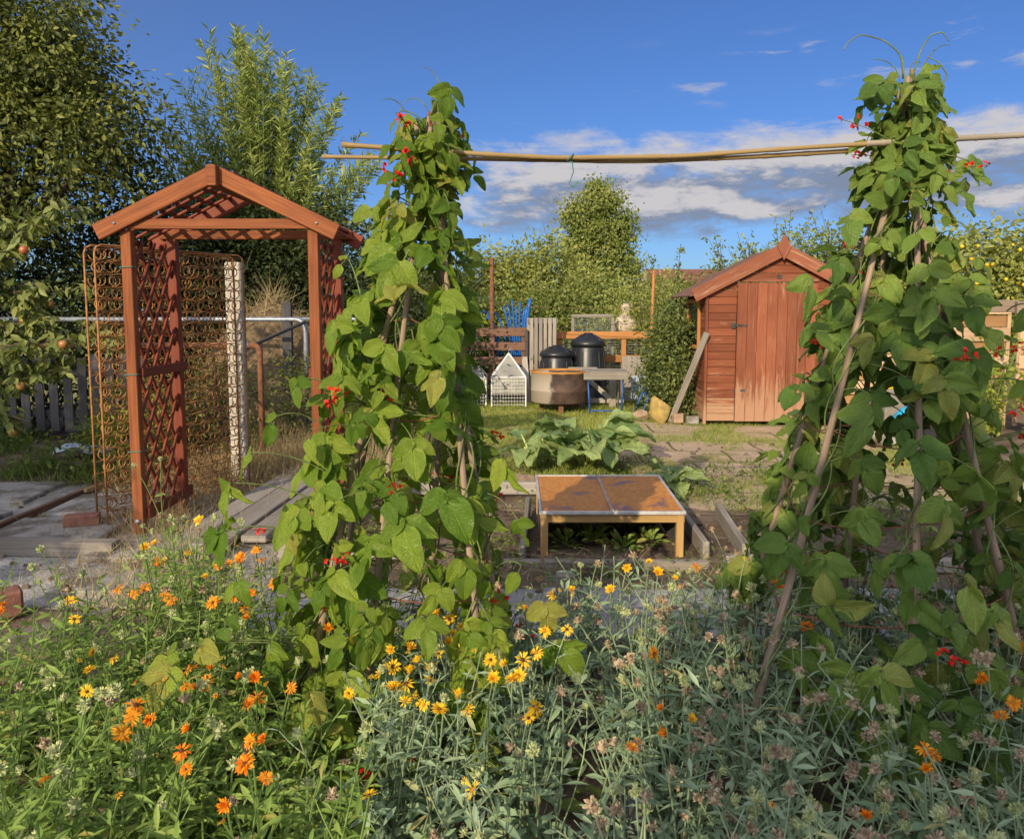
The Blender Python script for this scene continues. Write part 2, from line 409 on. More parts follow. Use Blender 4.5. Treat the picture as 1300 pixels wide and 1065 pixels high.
def t_bean(seed):
    r = np.random.default_rng(seed)
    ns, nv = 9, 10; V = []; UV = []
    ph = r.random(4) * 6.28
    fold = r.uniform(-.05, .32); curl = r.uniform(-.08, .42); asym = r.uniform(-.16, .16); side = r.uniform(-.2, .4); wd = r.uniform(.82, 1.14); am = r.uniform(.6, 1.7)
    for j in range(nv):
        v = (j / (nv - 1)) ** 1.05
        w = .62 * max(v, .0) ** .40 * max(1 - v, 0) ** .80 * 1.22
        w = max(w, .010)
        for i in range(ns):
            s = -1 + 2 * i / (ns - 1)
            x = s * w * wd * (1 + asym * s) + .12 * asym * v * v
            y = v - .13 * abs(s) ** 1.3 * (1 - v) ** 2.5
            z = fold * abs(x) * 1.4 - side * x * x * 2 - curl * v * v + am * (.030 * math.sin(9 * v + ph[0]) * abs(s) + .03 * math.sin(5 * s + ph[1] + 4 * v) + .022 * math.sin(14 * v + ph[2]) * s * s)
            V.append((x, y, z)); UV.append((s * w / .45, v))
    F = [(j * ns + i, j * ns + i + 1, (j + 1) * ns + i + 1, (j + 1) * ns + i) for j in range(nv - 1) for i in range(ns - 1)]
    return np.array(V), np.array(F), np.array(UV)
BEAN = [t_bean(i) for i in range(12)]
DIA = t_diamond(); DIAW = t_diamond(.42, .12, .1); NARROW = t_diamond(.10, .02, .12)
OVAL = t_oval(); LANCE = t_oval(.125, .03, .25, 5, belly=.6); BLADE = (np.array([(-.5, 0, 0), (.5, 0, 0), (0, 1, 0.0)], float), np.array([(0, 1, 2)]), np.array([(0., 0), (1, 0), (.5, 1)]))

def frames(tip, nor):
    v = nrm(tip); n = nor - v * np.sum(nor * v, -1, keepdims=True); n = nrm(n)
    u = np.cross(v, n)
    return np.stack([u, v, n], -1)
def rdir(n): return nrm(rng.normal(size=(n, 3)))

def bez(p0, p1, p2, n=8):
    t = np.linspace(0, 1, n)[:, None]
    return (1 - t) ** 2 * p0 + 2 * t * (1 - t) * p1 + t * t * p2

def crown(mb, lobes, n_clump, per, size, tpl=DIA, spread=.22, up=.5, shell=.55, squash=.8, droop=0.0, zmin=.0):
    """leaf clumps spread through ellipsoid lobes: gaps and light / dark clumps"""
    lobes = np.array(lobes, float)
    vol = lobes[:, 3] * lobes[:, 4] * lobes[:, 5]; pr = vol ** .8; pr /= pr.sum()
    k = rng.choice(len(lobes), n_clump, p=pr)
    d = rdir(n_clump); rad = shell + (1 - shell) * rng.random(n_clump) ** .8
    c = lobes[k, :3] + d * rad[:, None] * lobes[k, 3:]
    ok = c[:, 2] > zmin; c = c[ok]; d = d[ok]
    cv = np.clip(rng.normal(.45, .28, len(c)) + .1 * d[:, 2], 0, 1); cs = spread * rng.uniform(.5, 1.4, len(c))
    n = len(c) * per; ci = np.repeat(np.arange(len(c)), per)
    off = rng.normal(size=(n, 3)) * cs[ci, None] * A(1, 1, squash) * .75
    P = c[ci] + off
    tip = nrm(off + .8 * rdir(n) * cs[ci, None] + A(0, 0, -droop) * cs[ci, None]); nor = nrm(rdir(n) + A(0, 0, up) + d[ci] * .5)
    S = size * rng.uniform(.6, 1.35, n)
    m = P[:, 2] > zmin
    mb.inst(tpl, frames(tip, nor)[m], P[m], S[m], np.clip(cv[ci] + rng.normal(0, .14, n), 0, 1)[m])
    return c

def limbs(mb, base, r0, fork, tips, r1=.02):
    """trunk to a fork, then tapering limbs to the given tips"""
    base = np.asarray(base, float); fork = np.asarray(fork, float)
    mid = (base + fork) / 2 + A(R.uniform(-.08, .08), R.uniform(-.08, .08), 0)
    P = bez(base, mid, fork, 7); mb.tube(P, np.linspace(r0 * 1.25, r0 * .75, 7), 9, var=.5)
    for t in tips:
        t = np.asarray(t, float); L = np.linalg.norm(t - fork)
        m = (fork + t) / 2 + A(R.uniform(-.15, .15) * L, R.uniform(-.15, .15) * L, .15 * L)
        P = bez(fork - (fork - base) * .05, m, t, 8)
        mb.tube(P, np.linspace(r0 * .55, r1, 8), 6, var=.4)
        for q in range(3):
            a = P[R.randint(3, 6)]; e = a + A(R.uniform(-.4, .4), R.uniform(-.4, .4), R.uniform(.05, .5)) * L * .5
            mb.tube(bez(a, (a + e) / 2 + A(0, 0, .06), e, 5), np.linspace(r1 * 1.3, r1 * .4, 5), 5, var=.4)

def tree(name, label, cat, base, fork, lobes, r0, mat, n_clump, per, size, group=None, tpl=DIA, limb_tips=None, **kw):
    t = thing(name, label, cat, base, group)
    mb = MB(); tips = limb_tips if limb_tips is not None else [l[:3] for l in lobes]
    limbs(mb, base, r0, fork, tips); mb.build('trunk', M['bark'], t, True)
    cb = MB(); crown(cb, lobes, n_clump, per, size, tpl, **kw); cb.build('crown', M[mat], t)
    return t
# ------------------------------------------------------------------ camera, sun, sky
H = 1.45
cam = bpy.data.cameras.new('camera'); co = bpy.data.objects.new('camera', cam); COL.objects.link(co)
cam.sensor_width = 36; cam.lens = 27.06; cam.shift_y = -0.035; cam.clip_start = .05; cam.clip_end = 2000
co.location = (0, 0, H); co.rotation_euler = (PI / 2 - math.atan(92 / 977), 0, 0)
SC.camera = co
SC.view_settings.view_transform = 'Standard'; SC.view_settings.look = 'None'; SC.view_settings.exposure = 0
SUN_AZ, SUN_EL = 23.0, 21.5      # light travels towards azimuth 23 deg right of the view, 21.5 deg down
sd = A(math.sin(math.radians(SUN_AZ)) * math.cos(math.radians(SUN_EL)), math.cos(math.radians(SUN_AZ)) * math.cos(math.radians(SUN_EL)), -math.sin(math.radians(SUN_EL)))
sun = bpy.data.lights.new('sun', 'SUN'); sun.energy = 5.0; sun.angle = math.radians(.5); sun.color = (1.0, .83, .56)
so = bpy.data.objects.new('sun', sun); COL.objects.link(so); so.location = (-8, -20, 12)
from mathutils import Vector
so.rotation_euler = Vector(sd).to_track_quat('-Z', 'Y').to_euler()

wd = bpy.data.worlds.new('World'); SC.world = wd; wd.use_nodes = True
N = NT(wd.node_tree)
tc = N.n('ShaderNodeTexCoord')
sky = N.n('ShaderNodeTexSky', sky_type='NISHITA'); sky.sun_disc = False
sky.sun_elevation = math.radians(SUN_EL); sky.sun_rotation = math.radians(180 + SUN_AZ); sky.air_density = 1.0; sky.dust_density = .4; sky.ozone_density = 2.5
d = N.n('ShaderNodeSeparateXYZ', {0: N.vmath('NORMALIZE', tc.outputs['Generated'])})
az = N.math('ARCTAN2', d.outputs[0], d.outputs[1]); el = N.math('ARCSINE', d.outputs[2])
def cloud(dz):
    e = N.math('ADD', el, dz)
    p = N.n('ShaderNodeCombineXYZ', {0: N.math('MULTIPLY', az, 5.0), 1: N.math('MULTIPLY', e, 15.0), 2: 4.3}).outputs[0]
    big = N.noise(p, .9, 3, .5, .2); fine = N.noise(p, 2.3, 8, .66, .25)
    band = N.math('MULTIPLY', N.step(e, .055, .13), N.math('SUBTRACT', 1.0, N.step(e, .17, .27)))
    side = N.step(az, -.22, .02)
    band = N.math('MULTIPLY', band, side)
    den = N.math('ADD', N.math('MULTIPLY', big, .45), N.math('MULTIPLY', fine, .70))
    den = N.math('ADD', den, N.math('MULTIPLY', band, .44))
    return N.step(den, .76, 1.02), den
c0, d0 = cloud(0.0); c1, d1 = cloud(.028)
lit = N.step(N.math('SUBTRACT', d0, d1), -.06, .13)
ccol = N.mix(lit, (1.7, 2.0, 2.7), (4.9, 4.6, 4.5))
# wisps higher up
pw = N.n('ShaderNodeCombineXYZ', {0: N.math('MULTIPLY', az, 9.0), 1: N.math('MULTIPLY', el, 40.0), 2: 1.7}).outputs[0]
wn = N.noise(pw, 1.2, 6, .6, .3)
wm = N.math('MULTIPLY', N.math('MULTIPLY', N.step(el, .235, .265), N.math('SUBTRACT', 1.0, N.step(el, .29, .33))), N.step(az, .12, .25))
wis = N.math('MULTIPLY', N.math('MULTIPLY', N.step(wn, .56, .70), wm), .55)
skc = N.mix(1.0, sky.outputs[0], (.36, .53, .87), 'MULTIPLY')
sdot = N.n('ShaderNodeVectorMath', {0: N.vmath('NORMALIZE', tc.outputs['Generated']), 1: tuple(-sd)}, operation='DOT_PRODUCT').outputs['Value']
glow = N.math('POWER', N.math('MULTIPLY_ADD', sdot, .5, .5, clamp=True), 3.0)  # broad sky glow round the sun direction, added to fill the shade
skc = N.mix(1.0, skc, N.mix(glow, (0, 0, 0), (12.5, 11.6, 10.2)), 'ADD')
col = N.mix(wis, skc, (4.0, 4.0, 4.4))
col = N.mix(N.math('MULTIPLY', c0, .93), col, ccol)
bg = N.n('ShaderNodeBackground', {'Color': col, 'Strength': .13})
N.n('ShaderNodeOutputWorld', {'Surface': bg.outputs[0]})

# ------------------------------------------------------------------ ground
def sm(x, a, b):
    t = np.clip((x - a) / (b - a), 0, 1); return t * t * (3 - 2 * t)
_nz = rng.random((64, 64))
def vn(x, y, s):
    x = np.asarray(x) * s + 100; y = np.asarray(y) * s + 100
    i = np.floor(x).astype(int); j = np.floor(y).astype(int); fx = x - i; fy = y - j
    fx = fx * fx * (3 - 2 * fx); fy = fy * fy * (3 - 2 * fy)
    g = lambda a, b: _nz[a % 64, b % 64]
    return (g(i, j) * (1 - fx) + g(i + 1, j) * fx) * (1 - fy) + (g(i, j + 1) * (1 - fx) + g(i + 1, j + 1) * fx) * fy
def fbm(x, y, s): return (vn(x, y, s) + .5 * vn(x, y, s * 2.1) + .25 * vn(x, y, s * 4.3)) / 1.75
def rect(x, y, x0, x1, y0, y1, e=.25):
    return sm(x, x0 - e, x0 + e) * (1 - sm(x, x1 - e, x1 + e)) * sm(y, y0 - e, y0 + e) * (1 - sm(y, y1 - e, y1 + e))
def zones(x, y):
    w = (fbm(x, y, 1.3) - .5) * .9
    lawn = np.maximum(rect(x + w, y + w, -1.3, 1.15, 6.5, 16), rect(x + w, y, .9, 2.6, 8.6, 16))
    lawn = np.maximum(lawn, rect(x, y, -60, 60, 11.6, 90, .6))
    path = rect(x + w * .5, y + w * .5, 1.15, 4.6, 5.6, 9.9) 
    pale = np.maximum(rect(x + w * .4, y, -5, -1.35, 3.7, 6.4), rect(x, y, -1.3, 2.6, 3.35, 3.95, .06))
    lawn = lawn * (1 - path * .9)
    return lawn, path, pale
def ghei(x, y):
    l, p, q = zones(x, y)
    base = (fbm(x, y, 2.2) - .5) * .07 + (fbm(x, y, 9.0) - .5) * .03
    h = base * (1 - .8 * p) * (1 - .85 * q) * np.exp(-np.maximum(np.hypot(x, y - 6) - 10, 0) / 8)
    return h - .012
xs = np.concatenate([-np.geomspace(400, 7.2, 22), np.arange(-7, 7.01, .07), np.geomspace(7.2, 400, 22)])
ys = np.concatenate([-np.geomspace(200, .5, 14), np.arange(0, 13.01, .07), np.geomspace(13.3, 900, 30)])
X, Y = np.meshgrid(xs, ys); Z = ghei(X, Y)
mb = MB(); nx = len(xs)
i = np.arange(len(ys) - 1)[:, None] * nx; j = np.arange(nx - 1)[None]
mb.add(np.stack([X, Y, Z], -1).reshape(-1, 3), np.stack([i + j, i + j + 1, i + nx + j + 1, i + nx + j], -1).reshape(-1, 4), uv=np.stack([X, Y], -1).reshape(-1, 2))
m, N = newmat('garden_ground')
geo = N.n('ShaderNodeNewGeometry').outputs['Position']
zc = N.n('ShaderNodeAttribute', attribute_name='zone').outputs['Color']
zs = N.n('ShaderNodeSeparateColor', {0: zc})
n1 = N.noise(geo, 3.0, 6, .6); n2 = N.noise(geo, 22.0, 5, .65); n3 = N.noise(geo, .8, 3, .5); n4 = N.noise(geo, 70.0, 3, .6)
soil = N.mix(N.step(n1, .35, .7), (.10, .072, .05), (.22, .165, .12))
soil = N.mix(N.math('MULTIPLY', N.step(n2, .55, .72), .7), soil, (.24, .19, .125))
soil = N.mix(N.math('MULTIPLY', N.step(n4, .58, .7), .5), soil, (.03, .022, .016))
grass = N.mix(N.step(n2, .3, .7), (.18, .19, .045), (.36, .34, .11))
grass = N.mix(N.math('MULTIPLY', N.step(n3, .4, .65), .5), grass, (.36, .31, .14))
br = N.n('ShaderNodeTexBrick', {'Vector': N.vmath('ADD', geo, N.vmath('MULTIPLY', N.noise(geo, 1.5, 2, .5, out=1), (.12, .12, 0))), 'Scale': 1.0, 'Mortar Size': .02, 'Mortar Smooth': .8, 'Brick Width': .9, 'Row Height': .62, 'Color1': (.46, .345, .235, 1), 'Color2': (.39, .295, .205, 1), 'Mortar': (0, 0, 0, 1)})
pv = N.mix(N.step(n1, .3, .75), br.outputs['Color'], (.52, .39, .275))
pv = N.mix(N.math('MULTIPLY', N.step(n2, .5, .75), .5), pv, (.17, .125, .09))
gap = N.math('MULTIPLY', br.outputs['Fac'], N.step(n1, .25, .5))
pv = N.mix(gap, pv, (.15, .15, .045))
pv = N.mix(N.math('MULTIPLY', N.step(N.noise(geo, 1.7, 5, .65), .50, .64), .85), pv, (.25, .23, .075))
pl = N.mix(N.step(n1, .35, .65), (.30, .29, .275), (.46, .44, .41))
pl = N.mix(N.math('MULTIPLY', N.step(n2, .52, .70), .7), pl, (.14, .115, .085))
col = N.mix(zs.outputs[0], soil, grass)
col = N.mix(N.step(N.math('ADD', zs.outputs[1], N.math('MULTIPLY_ADD', n2, .5, -.25)), .35, .6), col, pv)
col = N.mix(N.step(N.math('ADD', zs.outputs[2], N.math('MULTIPLY_ADD', n2, .6, -.3)), .35, .65), col, pl)
hb = N.math('ADD', N.math('MULTIPLY', n2, .7), N.math('MULTIPLY', n4, .5))
hb = N.math('SUBTRACT', hb, N.math('MULTIPLY', gap, .6))
bs = N.n('ShaderNodeBsdfPrincipled', {'Base Color': col, 'Roughness': .95, 'Specular IOR Level': .15, 'Normal': N.bump(hb, .8, .03)})
N.out(bs.outputs[0])
gr = mb.build('ground', m, None, True, origin=(0, 0, 0)); tag(gr, kind='structure')
zl, zp, zq = zones(X.ravel(), Y.ravel())
ca = gr.data.attributes.new('zone', 'FLOAT_COLOR', 'POINT')
ca.data.foreach_set('color', np.stack([zl, zp, zq, np.ones_like(zl)], -1).astype(np.float32).ravel())

def blades(n, x0, x1, y0, y1, dens, hmin, hmax, w=.006, lean=.5, mb=None):
    mb = mb or MB()
    x = rng.uniform(x0, x1, n); y = rng.uniform(y0, y1, n)
    k = rng.random(n) < dens(x, y); x = x[k]; y = y[k]; n = len(x)
    z = ghei(x, y) - .005
    tip = nrm(np.stack([rng.normal(0, lean, n), rng.normal(0, lean, n), np.ones(n)], -1)); nor = nrm(rdir(n) * A(1, 1, .1) + A(0, -.3, .3))
    h = rng.uniform(hmin, hmax, n) * (.5 + fbm(x, y, 1.7))
    S = np.stack([w * rng.uniform(.7, 1.5, n), h, h], -1)
    mb.inst(BLADE, frames(tip, nor), np.stack([x, y, z], -1), S, np.clip(fbm(x, y, .9) * .9 + rng.normal(0, .2, n), 0, 1))
    return mb
def lawn_d(x, y):
    l, p, q = zones(x, y); return l * sm(fbm(x, y, 2.3), .25, .5)
g = blades(90000, -1.8, 3.2, 6.3, 14.5, lawn_d, .03, .09, .007)
tag(g.build('lawn_grass', M['grass']), 'short sunlit yellow-green grass of the lawn', 'grass', kind='stuff')
def path_d(x, y):
    l, p, q = zones(x, y); return p * sm(fbm(x, y, 1.6), .44, .58) 
g = blades(42000, 1.0, 5.0, 5.4, 9.9, path_d, .02, .07, .007)
tag(g.build('path_grass', M['grass']), 'tufts of grass between the brown slabs in front of the shed', 'grass', kind='stuff')
# dry straw lying about the arch and the grey paving
def straws(n, dens, x0, x1, y0, y1, lmin, lmax, up=.12, zt=0.01):
    x = rng.uniform(x0, x1, n); y = rng.uniform(y0, y1, n); k = rng.random(n) < dens(x, y); x = x[k]; y = y[k]; n = len(x)
    P = np.stack([x, y, ghei(x, y) + rng.random(n) * zt + .006], -1)
    tip = nrm(np.stack([rng.normal(size=n), rng.normal(size=n), np.abs(rng.normal(0, up, n))], -1))
    L = rng.uniform(lmin, lmax, n)
    return MB().inst(BLADE, frames(tip, nrm(rdir(n) * .4 + A(0, -.2, 1))), P, np.stack([np.full(n, .005), L, L], -1), rng.random(n))
def str_d(x, y):
    return sm(fbm(x, y, 1.9), .42, .6) * (.35 + rect(x, y, -2.7, -1.1, 4.2, 6.5, .2) * .65)
tag(straws(9000, str_d, -5, 1.2, 3.9, 7.0, .05, .18, .2, .03).build('straw_litter', M['straw']), 'dry straw scattered over the grey ground by the arch', 'straw', kind='stuff')
def dry_d(x, y): return np.maximum(rect(x, y, -3.0, -1.5, 6.3, 8.0, .3), rect(x, y, -1.6, -.6, 6.3, 7.2, .3) * .5)
g = blades(14000, -3.4, -.3, 6.0, 8.3, dry_d, .12, .42, .006, .45)
tag(g.build('dry_grass', M['straw']), 'tall dry straw-coloured grass beyond the arch', 'dry grass', kind='stuff')
def foot_d(x, y):
    s_ = 0
    for (u, v, q) in ((-2.4, 4.95, .22), (-2.7, 5.2, .3), (-2.45, 5.6, .3), (-2.2, 6.1, .3), (-1.24, 5.0, .2), (-2.0, 4.6, .25), (-2.9, 6.3, .35), (-2.1, 4.2, .3), (-1.7, 3.7, .3)): s_ = s_ + np.exp(-((x - u) ** 2 + (y - v) ** 2) / q ** 2)
    return np.clip(s_, 0, 1)
g = blades(16000, -3.3, -1.0, 3.5, 6.7, foot_d, .05, .24, .005, .7)
tag(g.build('dead_grass', M['straw']), 'dead grass tangled round the feet of the arch and springs', 'dead grass', kind='stuff')
def weed_d(x, y): return sm(fbm(x, y, 1.2), .35, .55) * rect(x, y, -6.5, -3.1, 6.4, 9, .4)
g = blades(16000, -7, -2.6, 6.0, 9.2, weed_d, .06, .28, .010, .45)
n = 5000; x = rng.uniform(-6.6, -3.0, n); y = rng.uniform(6.3, 9, n); k = rng.random(n) < weed_d(x, y); x = x[k]; y = y[k]; n = len(x)
g.inst(OVAL, frames(nrm(rdir(n) + A(0, 0, .3)), nrm(rdir(n) * .5 + A(0, 0, 1))), np.stack([x, y, rng.uniform(.02, .3, n)], -1), rng.uniform(.04, .09, n), rng.random(n))
tag(g.build('weeds', M['grass_dark']), 'shaded green weeds in front of the picket fence', 'weeds', kind='stuff')
def bed_d(x, y): return sm(fbm(x, y, 2.4), .42, .6) * rect(x, y, -1.4, 3.2, 4.0, 7.2, .3) * (1 - rect(x, y, .1, 1.1, 4.3, 5.3, .05))
n = 5200; x = rng.uniform(-1.6, 3.4, n); y = rng.uniform(3.9, 7.3, n); k = rng.random(n) < bed_d(x, y); x = x[k]; y = y[k]; n = len(x)
g = blades(9000, -1.6, 3.4, 3.9, 7.4, bed_d, .03, .12, .006, .6)
g.inst(OVAL, frames(nrm(rdir(n) + A(0, 0, .25)), nrm(rdir(n) * .5 + A(0, 0, 1))), np.stack([x, y, rng.uniform(.01, .10, n)], -1), rng.uniform(.02, .06, n), rng.random(n))
tag(g.build('ground_cover', M['grass_dark']), 'low weeds creeping over the soil round the cold frame', 'ground cover', kind='stuff')
# clods and stones
n = 2600; x = rng.uniform(-4.5, 4, n); y = rng.uniform(3.4, 8.5, n); k = rng.random(n) < .35 + .5 * (fbm(x, y, 2) - .4); x = x[k]; y = y[k]; n = len(x)
ico = np.array([(0, 0, 1), (.9, 0, .3), (.3, .85, .35), (-.7, .5, .3), (-.75, -.5, .35), (.25, -.85, .3), (.7, .5, -.4), (-.3, .8, -.4), (-.85, 0, -.35), (-.3, -.8, -.4), (.7, -.5, -.4), (0, 0, -.6)], float)
icf = np.array([(0, 1, 2), (0, 2, 3), (0, 3, 4), (0, 4, 5), (0, 5, 1), (1, 6, 2), (2, 7, 3), (3, 8, 4), (4, 9, 5), (5, 10, 1), (2, 6, 7), (3, 7, 8), (4, 8, 9), (5, 9, 10), (1, 10, 6), (6, 11, 7), (7, 11, 8), (8, 11, 9), (9, 11, 10), (10, 11, 6)])
ICO = (ico, icf, np.zeros((12, 2)))
g = MB().inst(ICO, frames(rdir(n), rdir(n)), np.stack([x, y, ghei(x, y) + .004], -1), np.stack([rng.uniform(.006, .028, n)] * 3, -1) * rng.uniform(.6, 1.3, (n, 3)), rng.random(n))
tag(g.build('soil_clods', m_plain('clod', (.20, .15, .11), (.09, .065, .05), .95, scale=6)), 'clods of dry earth and small stones', 'rubble', kind='stuff')

# ------------------------------------------------------------------ timber arch
AX0, AX1, AY0, AY1 = -2.395, -1.235, 4.86, 5.50
t = thing('garden_arch', 'red-brown timber garden arch with lattice sides and gabled top', 'garden arch', (-1.82, 5.18, 0))
for x in (AX0, AX1):
    for y in (AY0, AY1):
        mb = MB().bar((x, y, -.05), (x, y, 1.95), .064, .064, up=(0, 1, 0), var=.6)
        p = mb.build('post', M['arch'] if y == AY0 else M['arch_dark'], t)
        if y == AY0 and x == AX0:
            MB().tube([(x, y - .037, .11), (x, y - .046, .11)], .016, 10).build('bolt', M['galv'], p, True)
            for z in (1.05, .56, 1.72):
                q = [(x + .041 * a, y + .041 * b, z + .004 * c) for a, b, c in ((-1, -1, 0), (1, -1, 1), (1, 1, 0), (-1, 1, -1))]
                MB().tube(q, .0025, 5, closed=True).build('tie', M['cord'], p)
ZR, ZE = 2.31, 1.93
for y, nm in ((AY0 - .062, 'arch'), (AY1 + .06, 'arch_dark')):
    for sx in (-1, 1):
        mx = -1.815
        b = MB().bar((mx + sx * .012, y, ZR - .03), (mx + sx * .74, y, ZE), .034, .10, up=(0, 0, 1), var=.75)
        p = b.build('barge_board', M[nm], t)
        if nm == 'arch': MB().tube([(mx + sx * .62, y - .017, ZE + .055), (mx + sx * .62, y - .022, ZE + .055)], .009, 8).build('screw', M['galv'], p, True)
    MB().bar((AX0 - .10, y + (.032 if y < 5 else -.034), 1.985), (AX1 + .10, y + (.032 if y < 5 else -.034), 1.985), .032, .062, var=.55).build('tie_beam', M['arch'], t)
MB().bar((-1.815, AY0 - .13, ZR - .045), (-1.815, AY1 + .12, ZR - .045), .062, .125, var=.3).build('ridge_beam', M['arch'], t)
for sx in (-1, 1):
    b = MB()
    for k in range(1, 8):
        f = k / 8
        x = -1.815 + sx * .74 * f; z = ZR - (ZR - ZE) * f + .03
        b.bar((x, AY0 - .045, z), (x, AY1 + .045, z), .036, .018)
    for k in range(4):
        y = AY0 + .06 + k * (AY1 - AY0 - .12) / 3
        b.bar((-1.815 + sx * .05, y, ZR - .02), (-1.815 + sx * .72, y, ZE + .012), .028, .016)
    b.build('roof_lattice', M['arch_dark'], t)
for x in (AX0, AX1):
    b = MB(); y0, y1 = AY0 + .036, AY1 - .036; wd_ = y1 - y0; z0, z1 = .16, 1.90; pitch = .235; tan = 1.45
    for s in (-1, 1):
        c = z0 - wd_ * tan
        while c < z1 + wd_ * tan:
            # line z = c + s*tan*(y-yc)
            ya, yb = y0, y1
            za, zb = (c + tan * (ya - y0) if s > 0 else c + tan * (y1 - ya)), (c + tan * (yb - y0) if s > 0 else c + tan * (y1 - yb))
            lo, hi = (ya, za), (yb, zb)
            def clip(p, q):
                (yp, zp), (yq, zq) = p, q
                if zp < z0: yp += (z0 - zp) / (zq - zp) * (yq - yp); zp = z0
                if zp > z1: yp += (z1 - zp) / (zq - zp) * (yq - yp); zp = z1
                return yp, zp
            if max(za, zb) > z0 + .02 and min(za, zb) < z1 - .02:
                a, e = clip(lo, hi), clip(hi, lo)
                if abs(a[0] - e[0]) > .03:
                    b.bar((x + s * .008, a[0], a[1]), (x + s * .008, e[0], e[1]), .014, .026, up=(0, 0, 1), b=.002)
            c += pitch
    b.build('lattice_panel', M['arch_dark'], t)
    for z, h in ((1.06, .06), (.15, .075)):
        e = .05 if x == AX0 else 0
        MB().bar((x + .045 * (1 if x == AX0 else -1), AY0 + .01, z), (x + .045 * (1 if x == AX0 else -1), AY1 + e, z), .022, h, var=.3).build('rail', M['arch_dark'], t)

# ------------------------------------------------------------------ rusty bed spring unit
a0, a1 = A(-2.76, 5.08, 0), A(-2.17, 6.16, 0); ux = nrm(a1 - a0); WB = np.linalg.norm(a1 - a0); nz_ = A(ux[1], -ux[0], 0); HB = 1.88
t = thing('bed_spring_unit', 'rusty wire mattress springs standing on end beside the arch', 'bed springs', tuple((a0 + a1) / 2))
P2 = lambda u, z, o=0: a0 + ux * u + A(0, 0, z) + nz_ * o
b = MB()
for o in (-.055, .055):
    rr = .05
    pts = [P2(0, .02, o), P2(0, HB * .5, o), P2(0, HB - rr, o), P2(rr * .3, HB - rr * .3, o), P2(rr, HB, o), P2(WB / 2, HB, o), P2(WB - rr, HB, o), P2(WB - rr * .3, HB - rr * .3, o), P2(WB, HB - rr, o), P2(WB, HB / 2, o), P2(WB, .02, o)]
    b.tube(pts, .0075, 6)
b.build('border_frame', M['wire_rust'], t, True)
b = MB(); nc, nr = 11, 22
for r_ in range(nr):
    z = .07 + r_ * (HB - .13) / (nr - 1)
    for o in (-.05, .05):
        u = np.linspace(0.0, WB, 24)
        b.tube(np.stack([P2(q, z + .040 + .008 * math.sin(i_ * 2.2 + r_), o) for i_, q in enumerate(u)]), .0030, 4, cap=False)
    for c_ in range(nc):
        u = .06 + c_ * (WB - .12) / (nc - 1) + R.uniform(-.008, .008); zz = z + R.uniform(-.008, .008)
        th = np.linspace(0, 2 * PI * 2.0, 19) + R.random() * 6; oo = np.linspace(-.05, .05, 19)
        rad = .042 - .012 * np.sin((oo + .05) / .1 * PI)
        b.tube(np.stack([P2(u + rad[i_] * math.cos(th[i_]), zz + rad[i_] * math.sin(th[i_]), oo[i_]) for i_ in range(19)]),   .0040, 4, cap=False)
b.build('springs', M['wire_rust'], t)
t = MB().box((-2.30, 6.42, .9), (.125, .10, 1.9), .012, rot=.1).build('concrete_post', M['concrete'])
tag(t, 'pale concrete post standing behind the rusty bed springs', 'post')

# ------------------------------------------------------------------ ground boards, slabs, bricks by the arch
b = MB()
for (x, y, w_, l_, r_) in ((-3.0, 4.98, .75, .55, .06), (-2.2, 4.6, .6, .5, -.1), (-3.0, 5.65, .7, .6, .05), (-4.2, 6.0, .95, .7, .1), (-3.8, 4.3, .8, .5, 0.03), (-4.0, 5.15, .8, .6, -.03), (-2.0, 4.05, .8, .45, .02)):
    b.box((x, y, .0), (w_, l_, .05), .008, rot=r_)
tag(b.build('paving', M['slab']), kind='structure')
for (p, q, w_, h_, mt, lb) in (
    ((-3.9, 4.55, .045), (-2.38, 4.52, .03), .10, .09, 'grey_wood', 'long weathered edging timber lying across the grey paving'),
    ((-3.42, 4.75, .015), (-3.40, 6.8, .015), .04, .06, 'pallet', 'narrow brown edging board running back from the brick'),
    ((-3.33, 5.9, .055), (-3.2, 7.0, .05), .03, .03, 'bamboo', 'thin straw-coloured batten lying at the end of the brown edging board')):
    tag(MB().bar(p, q, w_, h_).build('edging_board' if w_ > .04 else 'wooden_batten', M[mt]), lb, 'board')
tag(MB().box((-2.88, 5.05, .060), (.215, .105, .075), .006, rot=.35).build('brick', M['brick']), 'loose red brick lying on the grey slab beside the arch', 'brick')
tag(MB().box((-2.45, 3.55, .06), (.20, .12, .13), .012, rot=.7).build('brick_block', M['brick']), 'dark red masonry block at the corner of the marigold bed', 'block')
tag(MB().box((-2.05, 3.22, .03), (.6, .05, .12), .008, rot=.85).build('bed_edge_board', M['grey_wood']), 'short grey board edging the orange marigolds', 'board')
wl = ['outer pale plank of the walkway under the arch, nearest the springs', 'middle pale plank of the walkway under the arch', 'third pale plank of the walkway, next to the bright arch post']
for k, (x0, x1, x2) in enumerate(((-2.02, -1.86, .17), (-1.82, -1.68, .19), (-1.60, -1.48, .16))):
    tag(MB().bar((x0, 4.35 + .15 * k, .045), (x1, 6.9, .05), x2, .045, b=.006).build('walkway_plank', M['pale_wood']), wl[k], 'plank', 'planks of the walkway under the arch')
tag(MB().bar((-1.80, 4.33, -.03), (-1.80, 4.33, .13), .09, .09, up=(0, 1, 0)).build('wooden_stake', M['pale_wood']), 'short square wooden peg at the end of the walkway planks', 'stake')
tag(MB().bar((-1.40, 4.45, .05), (-.55, 4.42, .06), .05, .12).build('bed_edge_board', M['pale_wood']), 'pale bed edging board behind the bean canes', 'board')

